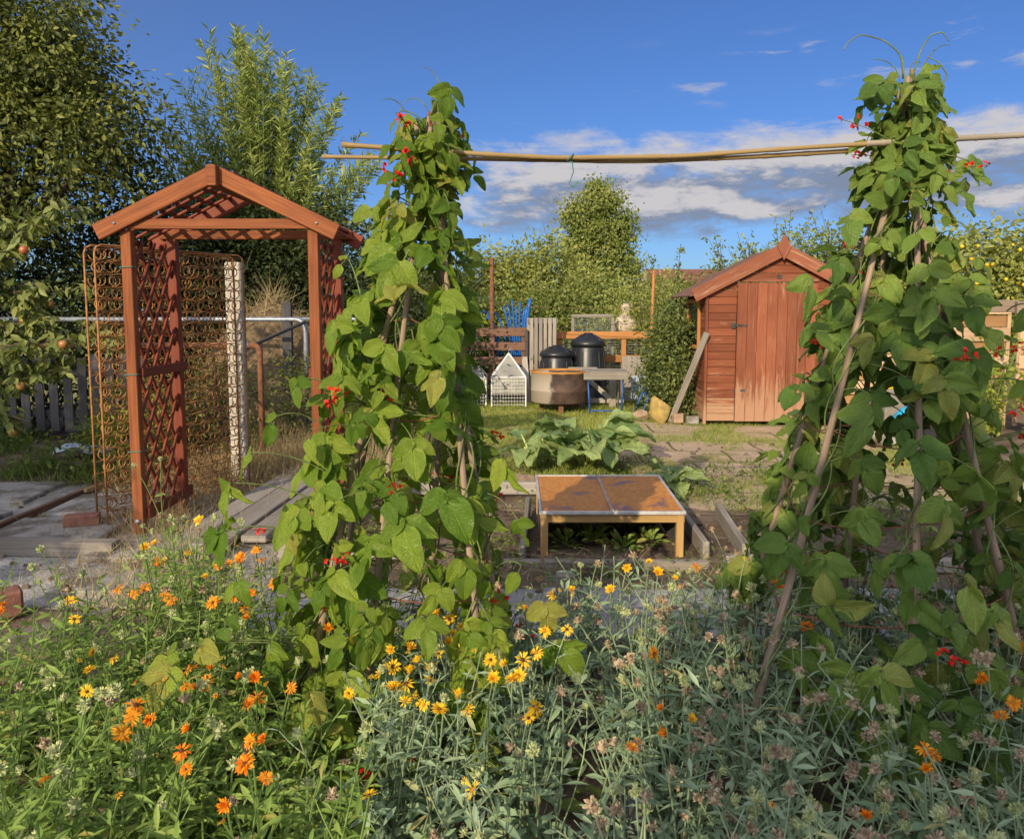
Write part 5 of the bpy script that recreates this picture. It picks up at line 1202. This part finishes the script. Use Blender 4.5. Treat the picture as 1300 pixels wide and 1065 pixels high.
# horizontal bamboo canes
def bamboo(pts, r0, r1, mat, label):
    P = np.array(pts, float); n = 64; f = np.linspace(0, 1, n); k = np.linspace(0, 1, len(P)); Q = np.stack([np.interp(f, k, P[:, d_]) for d_ in range(3)], -1)
    for _ in range(6): Q[1:-1] = (Q[:-2] + Q[1:-1] * 2 + Q[2:]) / 4
    r_ = np.linspace(r0, r1, n); r_[::7] *= 1.16
    return tag(MB().tube(Q, r_, 10).build('bamboo_cane', M[mat], None, True), label, 'cane')
bamboo([(-.55, 2.55, 1.985), (-.1, 2.55, 1.955), (.15, 2.56, 1.945), (.55, 2.56, 1.95), (.9, 2.56, 1.975), (1.42, 2.56, 2.005)], .0082, .007, 'bamboo', 'upper golden bamboo cane, slightly bowed, laid across both tepees')
bamboo([(-.62, 2.575, 1.952), (-.1, 2.575, 1.945), (.4, 2.58, 1.937), (.8, 2.58, 1.953), (1.10, 2.585, 1.972)], .0065, .0078, 'bamboo', 'lower golden bamboo cane ending short of the second tepee top')
bamboo([(1.15, 2.56, 1.99), (1.4, 2.555, 2.003), (1.70, 2.55, 2.018)], .010, .009, 'bamboo_shade', 'bamboo cane coloured grey for shade, projecting past the second tepee')
th = np.linspace(0, 2 * PI * 2.5, 30); lp = [(.19 + .0105 * math.cos(a), 2.565 + .02 * math.sin(a), 1.947 + .012 * math.sin(a + 1.5)) for a in th] + [(.195, 2.55, 1.93), (.20, 2.55, 1.90), (.185, 2.55, 1.86), (.20, 2.55, 1.85), (.215, 2.55, 1.87)]
tag(MB().tube(lp, .002, 5).build('string_loop', M['cord']), 'green string tied round the horizontal canes with loose ends hanging', 'string')

# ------------------------------------------------------------------ cold frame and its bed
CX0, CX1, CY0, CY1 = .17, 1.02, 4.46, 5.28
t = thing('cold_frame', 'pine cold frame with dark open front and amber sheet lid', 'cold frame', (.6, 4.87, 0))
for x in (CX0 + .022, CX1 - .022): MB().bar((x, CY0 + .022, -.02), (x, CY0 + .022, .255), .044, .044, up=(0, 1, 0)).build('leg', M['pine'], t); MB().bar((x, CY1 - .022, -.02), (x, CY1 - .022, .29), .044, .044, up=(0, 1, 0)).build('leg', M['pine'], t)
MB().bar((CX0 - .004, CY0 + .018, .228), (CX1 + .004, CY0 + .018, .228), .03, .052).build('front_rail', M['pine'], t)
MB().bar((CX0, CY1 - .018, .27), (CX1, CY1 - .018, .27), .03, .05).build('rear_rail', M['pine'], t)
for x in (CX0 + .012, CX1 - .012): MB().bar((x, CY0 + .05, .235), (x, CY1 - .05, .272), .026, .045).build('side_rail', M['pine'], t); MB().bar((x, CY0 + .05, .12), (x, CY1 - .05, .12), .012, .2).build('side_board', M['dark_wood'], t)
MB().bar((CX0 + .05, CY1 - .02, .12), (CX1 - .05, CY1 - .02, .12), .012, .2).build('back_board', M['dark_wood'], t)
zt = lambda y: .262 + (y - CY0) / (CY1 - CY0) * .038
m, N = newmat('amber_lid_sheet'); tcx = N.n('ShaderNodeTexCoord').outputs['Object']; n1 = N.noise(tcx, 5.5, 4, .55, .6); n2 = N.noise(tcx, 40, 5, .6)
col = N.mix(N.step(n2, .3, .7), (.38, .15, .028), (.58, .26, .05))
da = N.step(N.math('ADD', n1, N.math('MULTIPLY', N.noise(tcx, 2.2, 2), .5)), .80, .98); col = N.mix(N.math('MULTIPLY', da, .85), col, (.16, .085, .06)); ed = N.math('MULTIPLY', N.step(N.noise(tcx, 14, 5, .7), .62, .68), da); col = N.mix(N.math('MULTIPLY', ed, .65), col, (.34, .31, .32))  # painted leaf shadows as dark patches, reflections as pale flecks
N.out(N.n('ShaderNodeBsdfPrincipled', {'Base Color': col, 'Roughness': N.lin(da, 0, 1, .55, .3), 'Specular IOR Level': .4, 'Normal': N.bump(n2, .15, .004)}).outputs[0])
l = MB().bar(((CX0 + CX1) / 2, CY0 + .0, zt(CY0) + .002), ((CX0 + CX1) / 2, CY1, zt(CY1) + .002), CX1 - CX0 - .004, .010, b=.002).build('lid', m, t)
b = MB()
for p, q in (((CX0, CY0 - .006, zt(CY0) + .004), (CX0, CY1, zt(CY1) + .004)), ((CX1, CY0 - .006, zt(CY0) + .004), (CX1, CY1, zt(CY1) + .004)), ((CX0 - .008, CY0 - .008, zt(CY0) + .003), (CX1 + .008, CY0 - .008, zt(CY0) + .003)), ((CX0 - .008, CY1 + .006, zt(CY1) + .003), (CX1 + .008, CY1 + .006, zt(CY1) + .003))): b.bar(p, q, .014, .020, b=.002)
b.build('edge_strip', M['galv_edge'], l)
MB().bar(((CX0 + CX1) / 2, CY0, zt(CY0) + .0115), ((CX0 + CX1) / 2, CY1, zt(CY1) + .0115), .022, .006, b=.001).build('centre_strip', m_plain('clear_strip', (.50, .36, .24), (.36, .22, .11), .4), l)
MB().bar(((CX0 + CX1) / 2, CY0 - .02, zt(CY0) + .006), ((CX0 + CX1) / 2, CY0 - .02, zt(CY0) + .024), .012, .006, up=(0, 1, 0)).build('clip', M['galv_edge'], l)
for k, (x, y) in enumerate(((.33, 4.62), (.50, 4.72), (.68, 4.6), (.84, 4.7), (.42, 4.95), (.75, 4.98))):
    t_ = thing('salad_plant', 'low leafy seedling growing in the shade inside the cold frame', 'plant', (x, y, 0), 'seedlings inside the cold frame')
    n = 40; a = rng.random(n) * 6.28; el_ = rng.uniform(.1, 1.2, n); T = np.stack([np.cos(a) * np.cos(el_), np.sin(a) * np.cos(el_), np.sin(el_)], -1); P = A(x, y, 0) + T * rng.uniform(.01, .11, n)[:, None]
    MB().inst(OVAL, frames(T, nrm(rdir(n) * .4 + A(0, -.2, 1))), P, rng.uniform(.04, .08, n), rng.random(n)).build('foliage', M['marigold'], t_)
for p, q, w_, h_, mt, lb in (
    ((-.05, 4.28, -.005), (1.12, 4.26, -.005), .06, .09, 'grey_wood', 'weathered board along the front of the cold frame'),
    ((-.95, 6.02, .05), (.26, 5.98, .06), .06, .10, 'pale_wood', 'sunlit timber edging board behind the bean tepee'),
    ((.06, 4.30, .06), (.12, 5.5, .06), .035, .10, 'grey_wood', 'grey board running back along the near side of the cold frame'.replace('near', 'arch')),
    ((1.14, 4.40, .05), (1.17, 5.36, .05), .04, .11, 'grey_wood', 'grey edging board close beside the cold frame leg'),
    ((1.36, 4.36, .05), (1.46, 5.34, .05), .045, .11, 'grey_wood', 'second grey edging board across the narrow soil strip'),
    ((1.20, 4.28, .03), (2.6, 4.2, .03), .05, .08, 'grey_wood', 'low board edging the bed behind the second tepee')):
    tag(MB().bar(p, q, w_, h_, b=.008).build('bed_edge_board', M[mt]), lb, 'board', None)
tag(MB().bar((.255, 3.60, -.05), (.255, 3.60, .20), .085, .075, up=(0, 1, 0), b=.008).build('wooden_post', M['grey_wood']), 'stout grey wooden post in front of the cold frame', 'post')
tag(MB().bar((.30, 1.72, -.05), (.30, 1.74, .29), .045, .04, up=(0, 1, 0)).build('wooden_stake', M['dark_wood']), 'thin grey stake among the seed-head marigolds', 'stake')
tag(MB().tube([(.18, 5.52, .06), (.235, 5.52, .06)], .035, 14).build('bottle_top', M['black_plastic'], None, True), 'small black plastic cap at the rear corner of the cold frame', 'cap')

# ------------------------------------------------------------------ rhubarb and other broad-leaved plants
def t_broad(seed):
    r = np.random.default_rng(seed); ns, nv = 11, 12; V = []; UV = []; p = r.random(4) * 6.28
    for j in range(nv):
        v = j / (nv - 1)
        w_ = .44 * min(1, (v / .25)) ** .5 * (1 - max(0, v - .3) / .7) ** .6 + .015
        for i_ in range(ns):
            s = -1 + 2 * i_ / (ns - 1); ww = w_ * (1 + .10 * math.sin(v * 22 + p[0]) * abs(s))
            V.append((s * ww, v - .1 * abs(s) * (1 - v), .16 * abs(s) * w_ * 2 - .35 * v * v + .07 * math.sin(15 * v + 2 * s + p[1]) * abs(s) + .06 * math.sin(8 * s + p[2] + 6 * v) * abs(s) + .02 * math.sin(25 * v) * math.sin(9 * s))); UV.append((s * w_ / .45, v))
    F = [(j * ns + i_, j * ns + i_ + 1, (j + 1) * ns + i_ + 1, (j + 1) * ns + i_) for j in range(nv - 1) for i_ in range(ns - 1)]
    return np.array(V), np.array(F), np.array(UV)
BROAD = [t_broad(k) for k in range(4)]
def broad_plant(name, label, x, y, n, ln, hgt, mat, seed):
    r = np.random.default_rng(seed); t = thing(name, label, 'plant', (x, y, 0))
    for k in range(n):
        a = k * 2.4 + r.uniform(-.3, .3); el_ = r.uniform(.35, 1.25); st = hgt * r.uniform(.55, 1.1); L = ln * r.uniform(.7, 1.15)
        d_ = A(math.cos(a) * math.cos(el_), math.sin(a) * math.cos(el_), math.sin(el_)); e = A(x, y, .02) + d_ * st; c_ = bez(A(x, y, .0) + d_ * .03, A(x, y, .02) + d_ * st * .5 + A(0, 0, .05), e, 7)
        tp = nrm(A(math.cos(a), math.sin(a), r.uniform(-.15, .5)) + .2 * r.normal(size=3)); nn = nrm(A(-math.cos(a) * .3, -math.sin(a) * .3, 1) + .3 * r.normal(size=3))
        lf = MB().inst(BROAD[k % 4], frames(tp[None], nn[None]), (e - d_ * .03)[None], A(L), np.array([r.random()])).build('leaf', M[mat], t, True)
        MB().tube(c_, np.linspace(.014, .009, 7), 7).build('stalk', M['rhubarb_stalk'], lf, True)
    return t
broad_plant('rhubarb_plant', 'large rhubarb clump with crinkled leaves behind the cold frame', .68, 7.05, 24, .36, .48, 'rhubarb', 3)
broad_plant('rhubarb_plant', 'smaller rhubarb clump beside the lawn, left of the big one'.replace('left of', 'next to'), .20, 7.0, 11, .25, .30, 'rhubarb', 4)
broad_plant('rhubarb_plant', 'low rhubarb clump in shade at the rear corner of the cold frame', 1.30, 6.15, 10, .22, .16, 'rhubarb', 6)
broad_plant('kale_plant', 'blue-green leafy plant by the black bins, behind the netting', .85, 13.1, 10, .3, .5, 'cabbage', 7)
broad_plant('kale_plant', 'blue-green leafy plant by the blue frame, under the shrub', 2.05, 10.75, 10, .16, .3, 'cabbage', 8)
broad_plant('kale_plant', 'blue-green leafy plant behind the orange timber frame', 2.1, 13.2, 10, .3, .5, 'cabbage', 9)

# ------------------------------------------------------------------ marigold bed
ORANGE = [(-0.83, 2.03, 0.47), (-0.94, 1.95, 0.47), (-0.93, 1.98, 0.47), (-0.86, 1.94, 0.47), (-0.83, 1.92, 0.47), (-0.8, 1.92, 0.47), (-0.73, 1.99, 0.47), (-0.69, 1.98, 0.47), (-0.65, 1.95, 0.47), (-0.76, 1.89, 0.47), (-0.66, 1.85, 0.47), (-0.65, 1.88, 0.47), (-0.58, 1.93, 0.47), (-0.76, 1.73, 0.47), (-0.74, 1.64, 0.47), (-0.73, 1.6, 0.47), (-0.57, 1.68, 0.47), (-0.58, 1.59, 0.47), (-0.92, 1.78, 0.47), (-0.94, 1.84, 0.47), (-1.7, 2.49, 0.47), (-1.32, 2.6, 0.47), (-0.88, 2.46, 0.47), (-0.96, 2.58, 0.47), (-0.99, 2.64, 0.47), (-0.91, 2.61, 0.47), (-0.85, 2.38, 0.47), (-0.76, 2.6, 0.47), (-0.61, 2.44, 0.47), (-1.2, 2.58, 0.47), (-1.16, 2.54, 0.47), (-1.33, 2.81, 0.52), (-1.05, 2.78, 0.52), (-1.03, 2.84, 0.52), (-0.94, 2.81, 0.52), (-1.09, 2.99, 0.52), (-1.0, 2.93, 0.52), (-0.8, 1.48, 0.47), (-0.57, 1.45, 0.47), (-0.98, 1.53, 0.47), (-0.89, 2.04, 0.47), (-1.0, 1.96, 0.47), (-0.81, 1.96, 0.47), (-0.8, 2.05, 0.47), (-0.66, 1.84, 0.47), (-0.7, 1.57, 0.47), (-0.6, 1.68, 0.47), (-0.52, 1.54, 0.47), (-0.91, 1.71, 0.47), (-0.87, 1.77, 0.47), (-1.68, 2.44, 0.47), (-1.4, 2.65, 0.47), (-1.01, 2.52, 0.47), (-0.98, 2.63, 0.47), (-0.86, 2.7, 0.47), (-0.87, 2.33, 0.47), (-0.76, 2.5, 0.47), (-0.57, 2.3, 0.47), (-1.31, 2.66, 0.47), (-1.12, 2.9, 0.52), (-1.07, 2.74, 0.52), (-0.56, 1.4, 0.47)]
YELLOW_W = [(-1.21, 2.14, 0.47), (-1.16, 2.03, 0.47), (-1.05, 1.9, 0.47), (-1.4, 2.38, 0.47), (-1.07, 2.75, 0.52), (-1.27, 3.15, 0.52), (-1.25, 2.9, 0.52), (-1.31, 2.83, 0.52), (-1.13, 2.1, 0.47), (-1.22, 2.09, 0.47), (-1.1, 1.91, 0.47), (-1.5, 2.53, 0.47), (-1.13, 2.76, 0.47), (-1.31, 3.15, 0.58), (-1.32, 3.02, 0.52), (-1.45, 2.97, 0.52)]
YELLOW = [(-0.09, 2.52, 0.47), (-0.24, 2.42, 0.47), (-0.25, 2.31, 0.47), (-0.27, 2.25, 0.47), (-0.18, 2.26, 0.47), (-0.16, 2.32, 0.47), (-0.11, 2.26, 0.47), (-0.06, 2.22, 0.47), (-0.03, 2.36, 0.47), (0.04, 2.46, 0.47), (-0.06, 2.44, 0.47), (0.1, 2.29, 0.47), (0.07, 2.14, 0.47), (-0.02, 2.06, 0.47), (-0.06, 2.09, 0.47), (-0.05, 1.98, 0.47), (0.0, 1.98, 0.47), (0.03, 2.09, 0.47), (-0.14, 1.88, 0.47), (-0.22, 1.84, 0.47), (-0.27, 1.86, 0.47), (-0.25, 1.88, 0.47), (-0.31, 1.92, 0.47), (-0.3, 1.95, 0.47), (-0.38, 1.99, 0.47), (-0.35, 2.06, 0.47), (-0.33, 2.05, 0.47), (-0.26, 2.07, 0.47), (-0.23, 2.05, 0.47), (-0.21, 2.13, 0.47), (-0.3, 2.16, 0.47), (-0.35, 2.16, 0.47), (-0.47, 2.22, 0.47), (0.14, 2.59, 0.47), (0.35, 2.64, 0.47), (0.21, 2.63, 0.47), (0.51, 2.79, 0.52), (0.52, 2.67, 0.52), (0.06, 1.83, 0.47), (0.88, 2.83, 0.52), (0.43, 1.77, 0.47), (-0.29, 1.48, 0.47), (-0.08, 1.5, 0.47), (-0.15, 2.67, 0.47), (-0.26, 2.26, 0.47), (-0.24, 2.22, 0.47), (-0.2, 2.25, 0.47), (-0.2, 2.38, 0.47), (-0.19, 2.2, 0.47), (-0.13, 2.27, 0.47), (-0.08, 2.43, 0.47), (-0.12, 2.3, 0.47), (0.17, 2.3, 0.47), (0.02, 2.0, 0.47), (-0.11, 2.15, 0.47), (-0.11, 1.82, 0.47), (-0.18, 1.82, 0.47), (-0.25, 1.9, 0.47), (-0.23, 1.85, 0.47), (-0.42, 1.9, 0.47), (-0.28, 2.01, 0.47), (-0.36, 2.01, 0.47), (-0.22, 1.97, 0.47), (-0.28, 1.95, 0.47), (-0.16, 2.22, 0.47), (-0.3, 2.14, 0.47), (0.17, 2.64, 0.47), (0.21, 2.6, 0.47), (0.42, 2.73, 0.52), (0.6, 2.75, 0.47), (0.04, 1.78, 0.47), (0.75, 2.67, 0.52), (-0.29, 1.49, 0.47), (-0.1, 1.53, 0.47)]
ORANGE_E = [(0.37, 1.82, 0.47), (0.41, 2.13, 0.47), (0.34, 1.71, 0.47), (0.27, 1.65, 0.47), (0.96, 2.72, 0.52), (0.98, 2.68, 0.52), (0.96, 2.69, 0.47), (1.11, 2.68, 0.47), (0.97, 2.53, 0.47), (1.02, 2.42, 0.47), (0.92, 2.32, 0.47), (0.6, 2.67, 0.47), (0.67, 2.73, 0.52), (1.19, 1.79, 0.47), (1.24, 1.95, 0.47), (1.49, 2.16, 0.47), (0.94, 1.63, 0.47), (0.93, 1.65, 0.47), (0.91, 1.58, 0.47), (0.52, 1.45, 0.47), (0.69, 1.41, 0.47), (0.29, 1.68, 0.47), (1.07, 2.62, 0.47), (1.26, 1.85, 0.47), (1.26, 1.98, 0.47), (0.89, 1.57, 0.47)]

def petals(mat_seed, rows, rad, n, cup=.0, mess=.1):
    r = np.random.default_rng(mat_seed); mb = MB()
    for row in range(rows):
        k = n - row * 3; a = np.arange(k) * 2 * PI / k + row * .2 + r.normal(0, .09, k); el_ = .08 + cup + .38 * row + r.normal(0, mess, k)
        T = np.stack([np.cos(a) * np.cos(el_), np.sin(a) * np.cos(el_), np.sin(el_)], -1)
        mb.inst(t_oval(.15, .05, .10, 3, belly=.7), frames(T, A(0, 0, 1.0) + 0 * T), T * rad * .18, rad * r.uniform(.66, 1.0, k) * (1 - .15 * row), r.random(k))
    return mb
def disc(): return MB().lathe([(0, .20), (.14, .19), (.24, .12), (.27, .03), (0, 0)], (0, 0, 0), 14)
def proto(name, mb, mat, smooth=True):
    ORI['__p'] = A(0, 0, 0); o = mb.build(name, mat, None, smooth, origin=(0, 0, 0)); me = o.data; bpy.data.objects.remove(o); return me
FL = {}
for key, mat in (('o', 'petal_orange'), ('y', 'petal_yellow')): FL[key] = [proto('flower_petals', petals(k, (3, 2, 2, 3, 1, 2)[k], 1.0, (19, 15, 13, 17, 12, 16)[k], (0, .1, -.35, .5, .15, .8)[k], (.12, .2, .3, .15, .25, .15)[k]), M[mat]) for k in range(6)] + [proto('flower_bud', petals(7, 1, .6, 9), M[mat])]
DS = [proto('flower_centre', disc(), M['disc_dark']), proto('flower_centre', disc(), M['disc_gold'])]
def seedhead(seed, green):
    r = np.random.default_rng(seed); n = 40; a = r.random(n) * 6.28; el_ = r.uniform(-.6, 1.35, n); T = np.stack([np.cos(a) * np.cos(el_), np.sin(a) * np.cos(el_), np.sin(el_)], -1)
    mb = MB().inst(t_oval(.30, .16, -.5 if not green else .6, 3, belly=.5), frames(T, nrm(np.stack([-T[:, 0], -T[:, 1], 1 + 0 * a], -1) * (1 if not green else -1) * A(1, 1, 1) + A(0, 0, .3))), T * .42, r.uniform(.42, .72, n), r.random(n))
    mb.lathe([(0, .5), (.35, .35), (.52, 0), (.36, -.3), (0, -.4)], (0, 0, 0), 10, var=.3); return mb
SH = [proto('seed_head', seedhead(k, False), M['seed_brown']) for k in range(4)]; SG = [proto('seed_head', seedhead(k + 9, True), M['seed_green']) for k in range(3)]
def put(name, me, par, pos, nor, s, spin=0):
    o = bpy.data.objects.new(name, me); COL.objects.link(o); o.parent = par; o.location = Vector(pos - ORI[par.name]) if par.type == 'EMPTY' else (0, 0, 0)
    if par.type == 'EMPTY':
        q = Vector(nor).to_track_quat('Z', 'Y'); q = q @ __import__('mathutils').Quaternion((0, 0, 1), spin); o.rotation_mode = 'QUATERNION'; o.rotation_quaternion = q; o.scale = (s, s, s)
    return o
def marigold(root, heads, kind, nstem, hgt, label, group, seed, leafmat, seeds=.6, green=.4, leafs=1.0, rad=.2):
    """heads: list of (pos, 'o'|'y')"""
    r = np.random.default_rng(seed); x, y = root; t = thing('marigold_plant', label, 'marigold', (x, y, 0), group); b0 = A(x, y, 0)
    hgt = hgt * r.uniform(.82, 1.12); st = MB(); lv = MB(); ends = [(A(*p), k, A(0, 0, 0)) for p, k in heads]
    for k in range(nstem):
        a = r.random() * 6.28; q = rad * r.random() ** .5 * 1.6; ends.append((A(x + q * math.cos(a), y + q * math.sin(a), hgt * r.uniform(.6, 1.12)), 's' if r.random() < seeds else 'n', 0))
    for (e, k, _) in ends:
        lat = (e - b0) * A(1, 1, 0); s = b0 + lat * r.uniform(.1, .45) + A(r.uniform(-.04, .04), r.uniform(-.04, .04), 0)
        m_ = s + (e - s) * .5 + A(r.uniform(-.07, .07), r.uniform(-.07, .07), .05); c_ = bez(s, m_, e, 9)
        st.tube(c_, np.linspace(  .0030, .0018, 9), 4, cap=False, var=r.random())
        n = int(11 * leafs * r.uniform(.7, 1.2)); f = np.sort(r.uniform(.02, .90 if k == 'n' else .80, n)) * 8; P = np.stack([np.interp(f, range(9), c_[:, d_]) for d_ in range(3)], -1)
        a = np.arange(n) * 2.4 + r.random() * 6; T = nrm(np.stack([np.cos(a), np.sin(a), r.uniform(-.1, .9, n)], -1)); ln = r.uniform(.055, .105, n) * (1.15 - .75 * f / 8)
        lv.inst(LANCE, frames(T, nrm(np.stack([0 * a, 0 * a - .15, 1 + 0 * a], -1) + .45 * r.normal(size=(n, 3)))), P, ln, np.clip(r.normal(.5, .24, n), 0, 1))
        for q_ in range(1):
            f_ = r.uniform(3.5, 7); a_ = A(*[np.interp(f_, range(9), c_[:, d_]) for d_ in range(3)]); e_ = a_ + A(r.uniform(-.09, .09), r.uniform(-.09, .09), r.uniform(.03, .10)); st.tube(bez(a_, (a_ + e_) / 2 + A(0, 0, -.01), e_, 4), [.0018, .0016, .0014, .0012], 3, cap=False)
            n2 = 4; f2 = r.random(n2)[:, None]; lv.inst(LANCE, frames(nrm(r.normal(size=(n2, 3)) * A(1, 1, .5) + A(0, 0, .5)), nrm(r.normal(size=(n2, 3)) * .5 + A(0, 0, 1))), a_ * (1 - f2) + e_ * f2, r.uniform(.025, .055, n2), np.clip(r.normal(.5, .24, n2), 0, 1))
        if k == 'n': continue
        nor = nrm(A(-.12, -.38, .85) + .38 * r.normal(size=3))
        if k in 'oy':
            big = r.random() > .2
            fl = put('flower', FL[k][r.integers(6) if big else 6], t, e, nor, r.uniform(.015, .026) if big else .016, r.random() * 6)
            if big: put('flower_centre', DS[0 if r.random() < .35 else 1], fl, e, nor, 1)
        else:
            put('seed_head', SG[r.integers(3)] if r.random() < green else SH[r.integers(4)], t, e, nor, r.uniform(.013, .021), r.random() * 6)
    st.build('stem', M['stem'] if leafmat == 'marigold' else M['stem_grey'], t); lv.build('leaves', M[leafmat], t); return t
M['stem_grey'] = m_plain('grey_green_stem', (.26, .33, .19), (.16, .21, .11), .7, scale=20)
roots = []
for iy, (yy, nx_) in enumerate(((1.25, 7), (1.55, 9), (1.90, 10), (2.25, 11), (2.62, 12), (2.98, 12))):
    hw = .42 + yy * .64
    for ix in range(nx_):
        x = -hw + 2 * hw * (ix + .5 + (.25 if iy % 2 else -.25)) / nx_ + R.uniform(-.06, .06); y = yy + R.uniform(-.07, .07)
        if (x < -1.45 and y > 2.8) or (abs(x / y + .23) < .065 and y < 2.3): continue
        roots.append((x, y))
heads = [(p, 'o', 'w') for p in ORANGE] + [(p, 'y', 'w') for p in YELLOW_W] + [(p, 'y', 'c') for p in YELLOW] + [(p, 'o', 'e') for p in ORANGE_E]
own = [[] for _ in roots]
for p, k, g_ in heads:
    dd = [math.hypot(p[0] - x, (p[1] - y) * 1.0) for x, y in roots]; own[int(np.argmin(dd))].append((p, k))
for k, ((x, y), hd) in enumerate(zip(roots, own)):
    west = x < -.42 * (.4 + .25 * y); cen = (not west) and x < .22 + .05 * y
    no = sum(1 for h_ in hd if h_[1] == 'o'); ny = len(hd) - no
    if west:
        lb = ('bushy green pot marigold with orange flowers at the arch end of the bed' if no >= ny and no else 'green pot marigold with yellow flowers at the arch end of the bed' if ny else 'leafy green pot marigold without open flowers at the arch end of the bed')
        marigold((x, y), hd, 'w', 21, .41 if x > -1.05 else .52, lb, 'green marigolds at the arch end', 100 + k, 'marigold', .5, .8, 1.6)
    elif cen:
        lb = ('grey-green pot marigold with bright yellow flowers below the arch-side bean tepee' if ny else 'grey-green pot marigold gone over, below the arch-side bean tepee')
        marigold((x, y), hd, 'c', 20, .41, lb, 'yellow marigolds in the middle of the bed', 100 + k, 'marigold_grey', .5, .6, .9)
    else:
        lb = ('seeding grey-green pot marigold with a few orange flowers before the shed-side tepee' if no else 'seeding grey-green pot marigold with one yellow flower before the shed-side tepee' if ny else 'pot marigold covered in brown seed heads before the shed-side tepee')
        marigold((x, y), hd, 'e', 27, .46, lb, 'seed-head marigolds before the shed-side tepee', 100 + k, 'marigold_grey', .75, .42, .78)
# the tall pale one in front of the arch
marigold((-1.42, 3.25), [((-1.40, 3.25, .55), 'y'), ((-1.52, 3.2, .46), 'y'), ((-1.30, 3.2, .5), 'y')], 'w', 12, .66, 'tall straggly marigold full of pale seed heads in front of the arch', None, 77, 'marigold', .95, .9, .7, .2)
n = 900; x = rng.uniform(-1.9, 2.1, n); y = rng.uniform(1.2, 3.2, n)
g = MB().inst(OVAL, frames(nrm(rdir(n) + A(0, 0, .2)), nrm(rdir(n) * .5 + A(0, 0, 1))), np.stack([x, y, rng.uniform(.005, .06, n)], -1), rng.uniform(.04, .1, n), rng.random(n))
tag(g.build('bed_weeds', M['grass_dark']), 'low weeds in shade under the marigolds', 'weeds', kind='stuff')
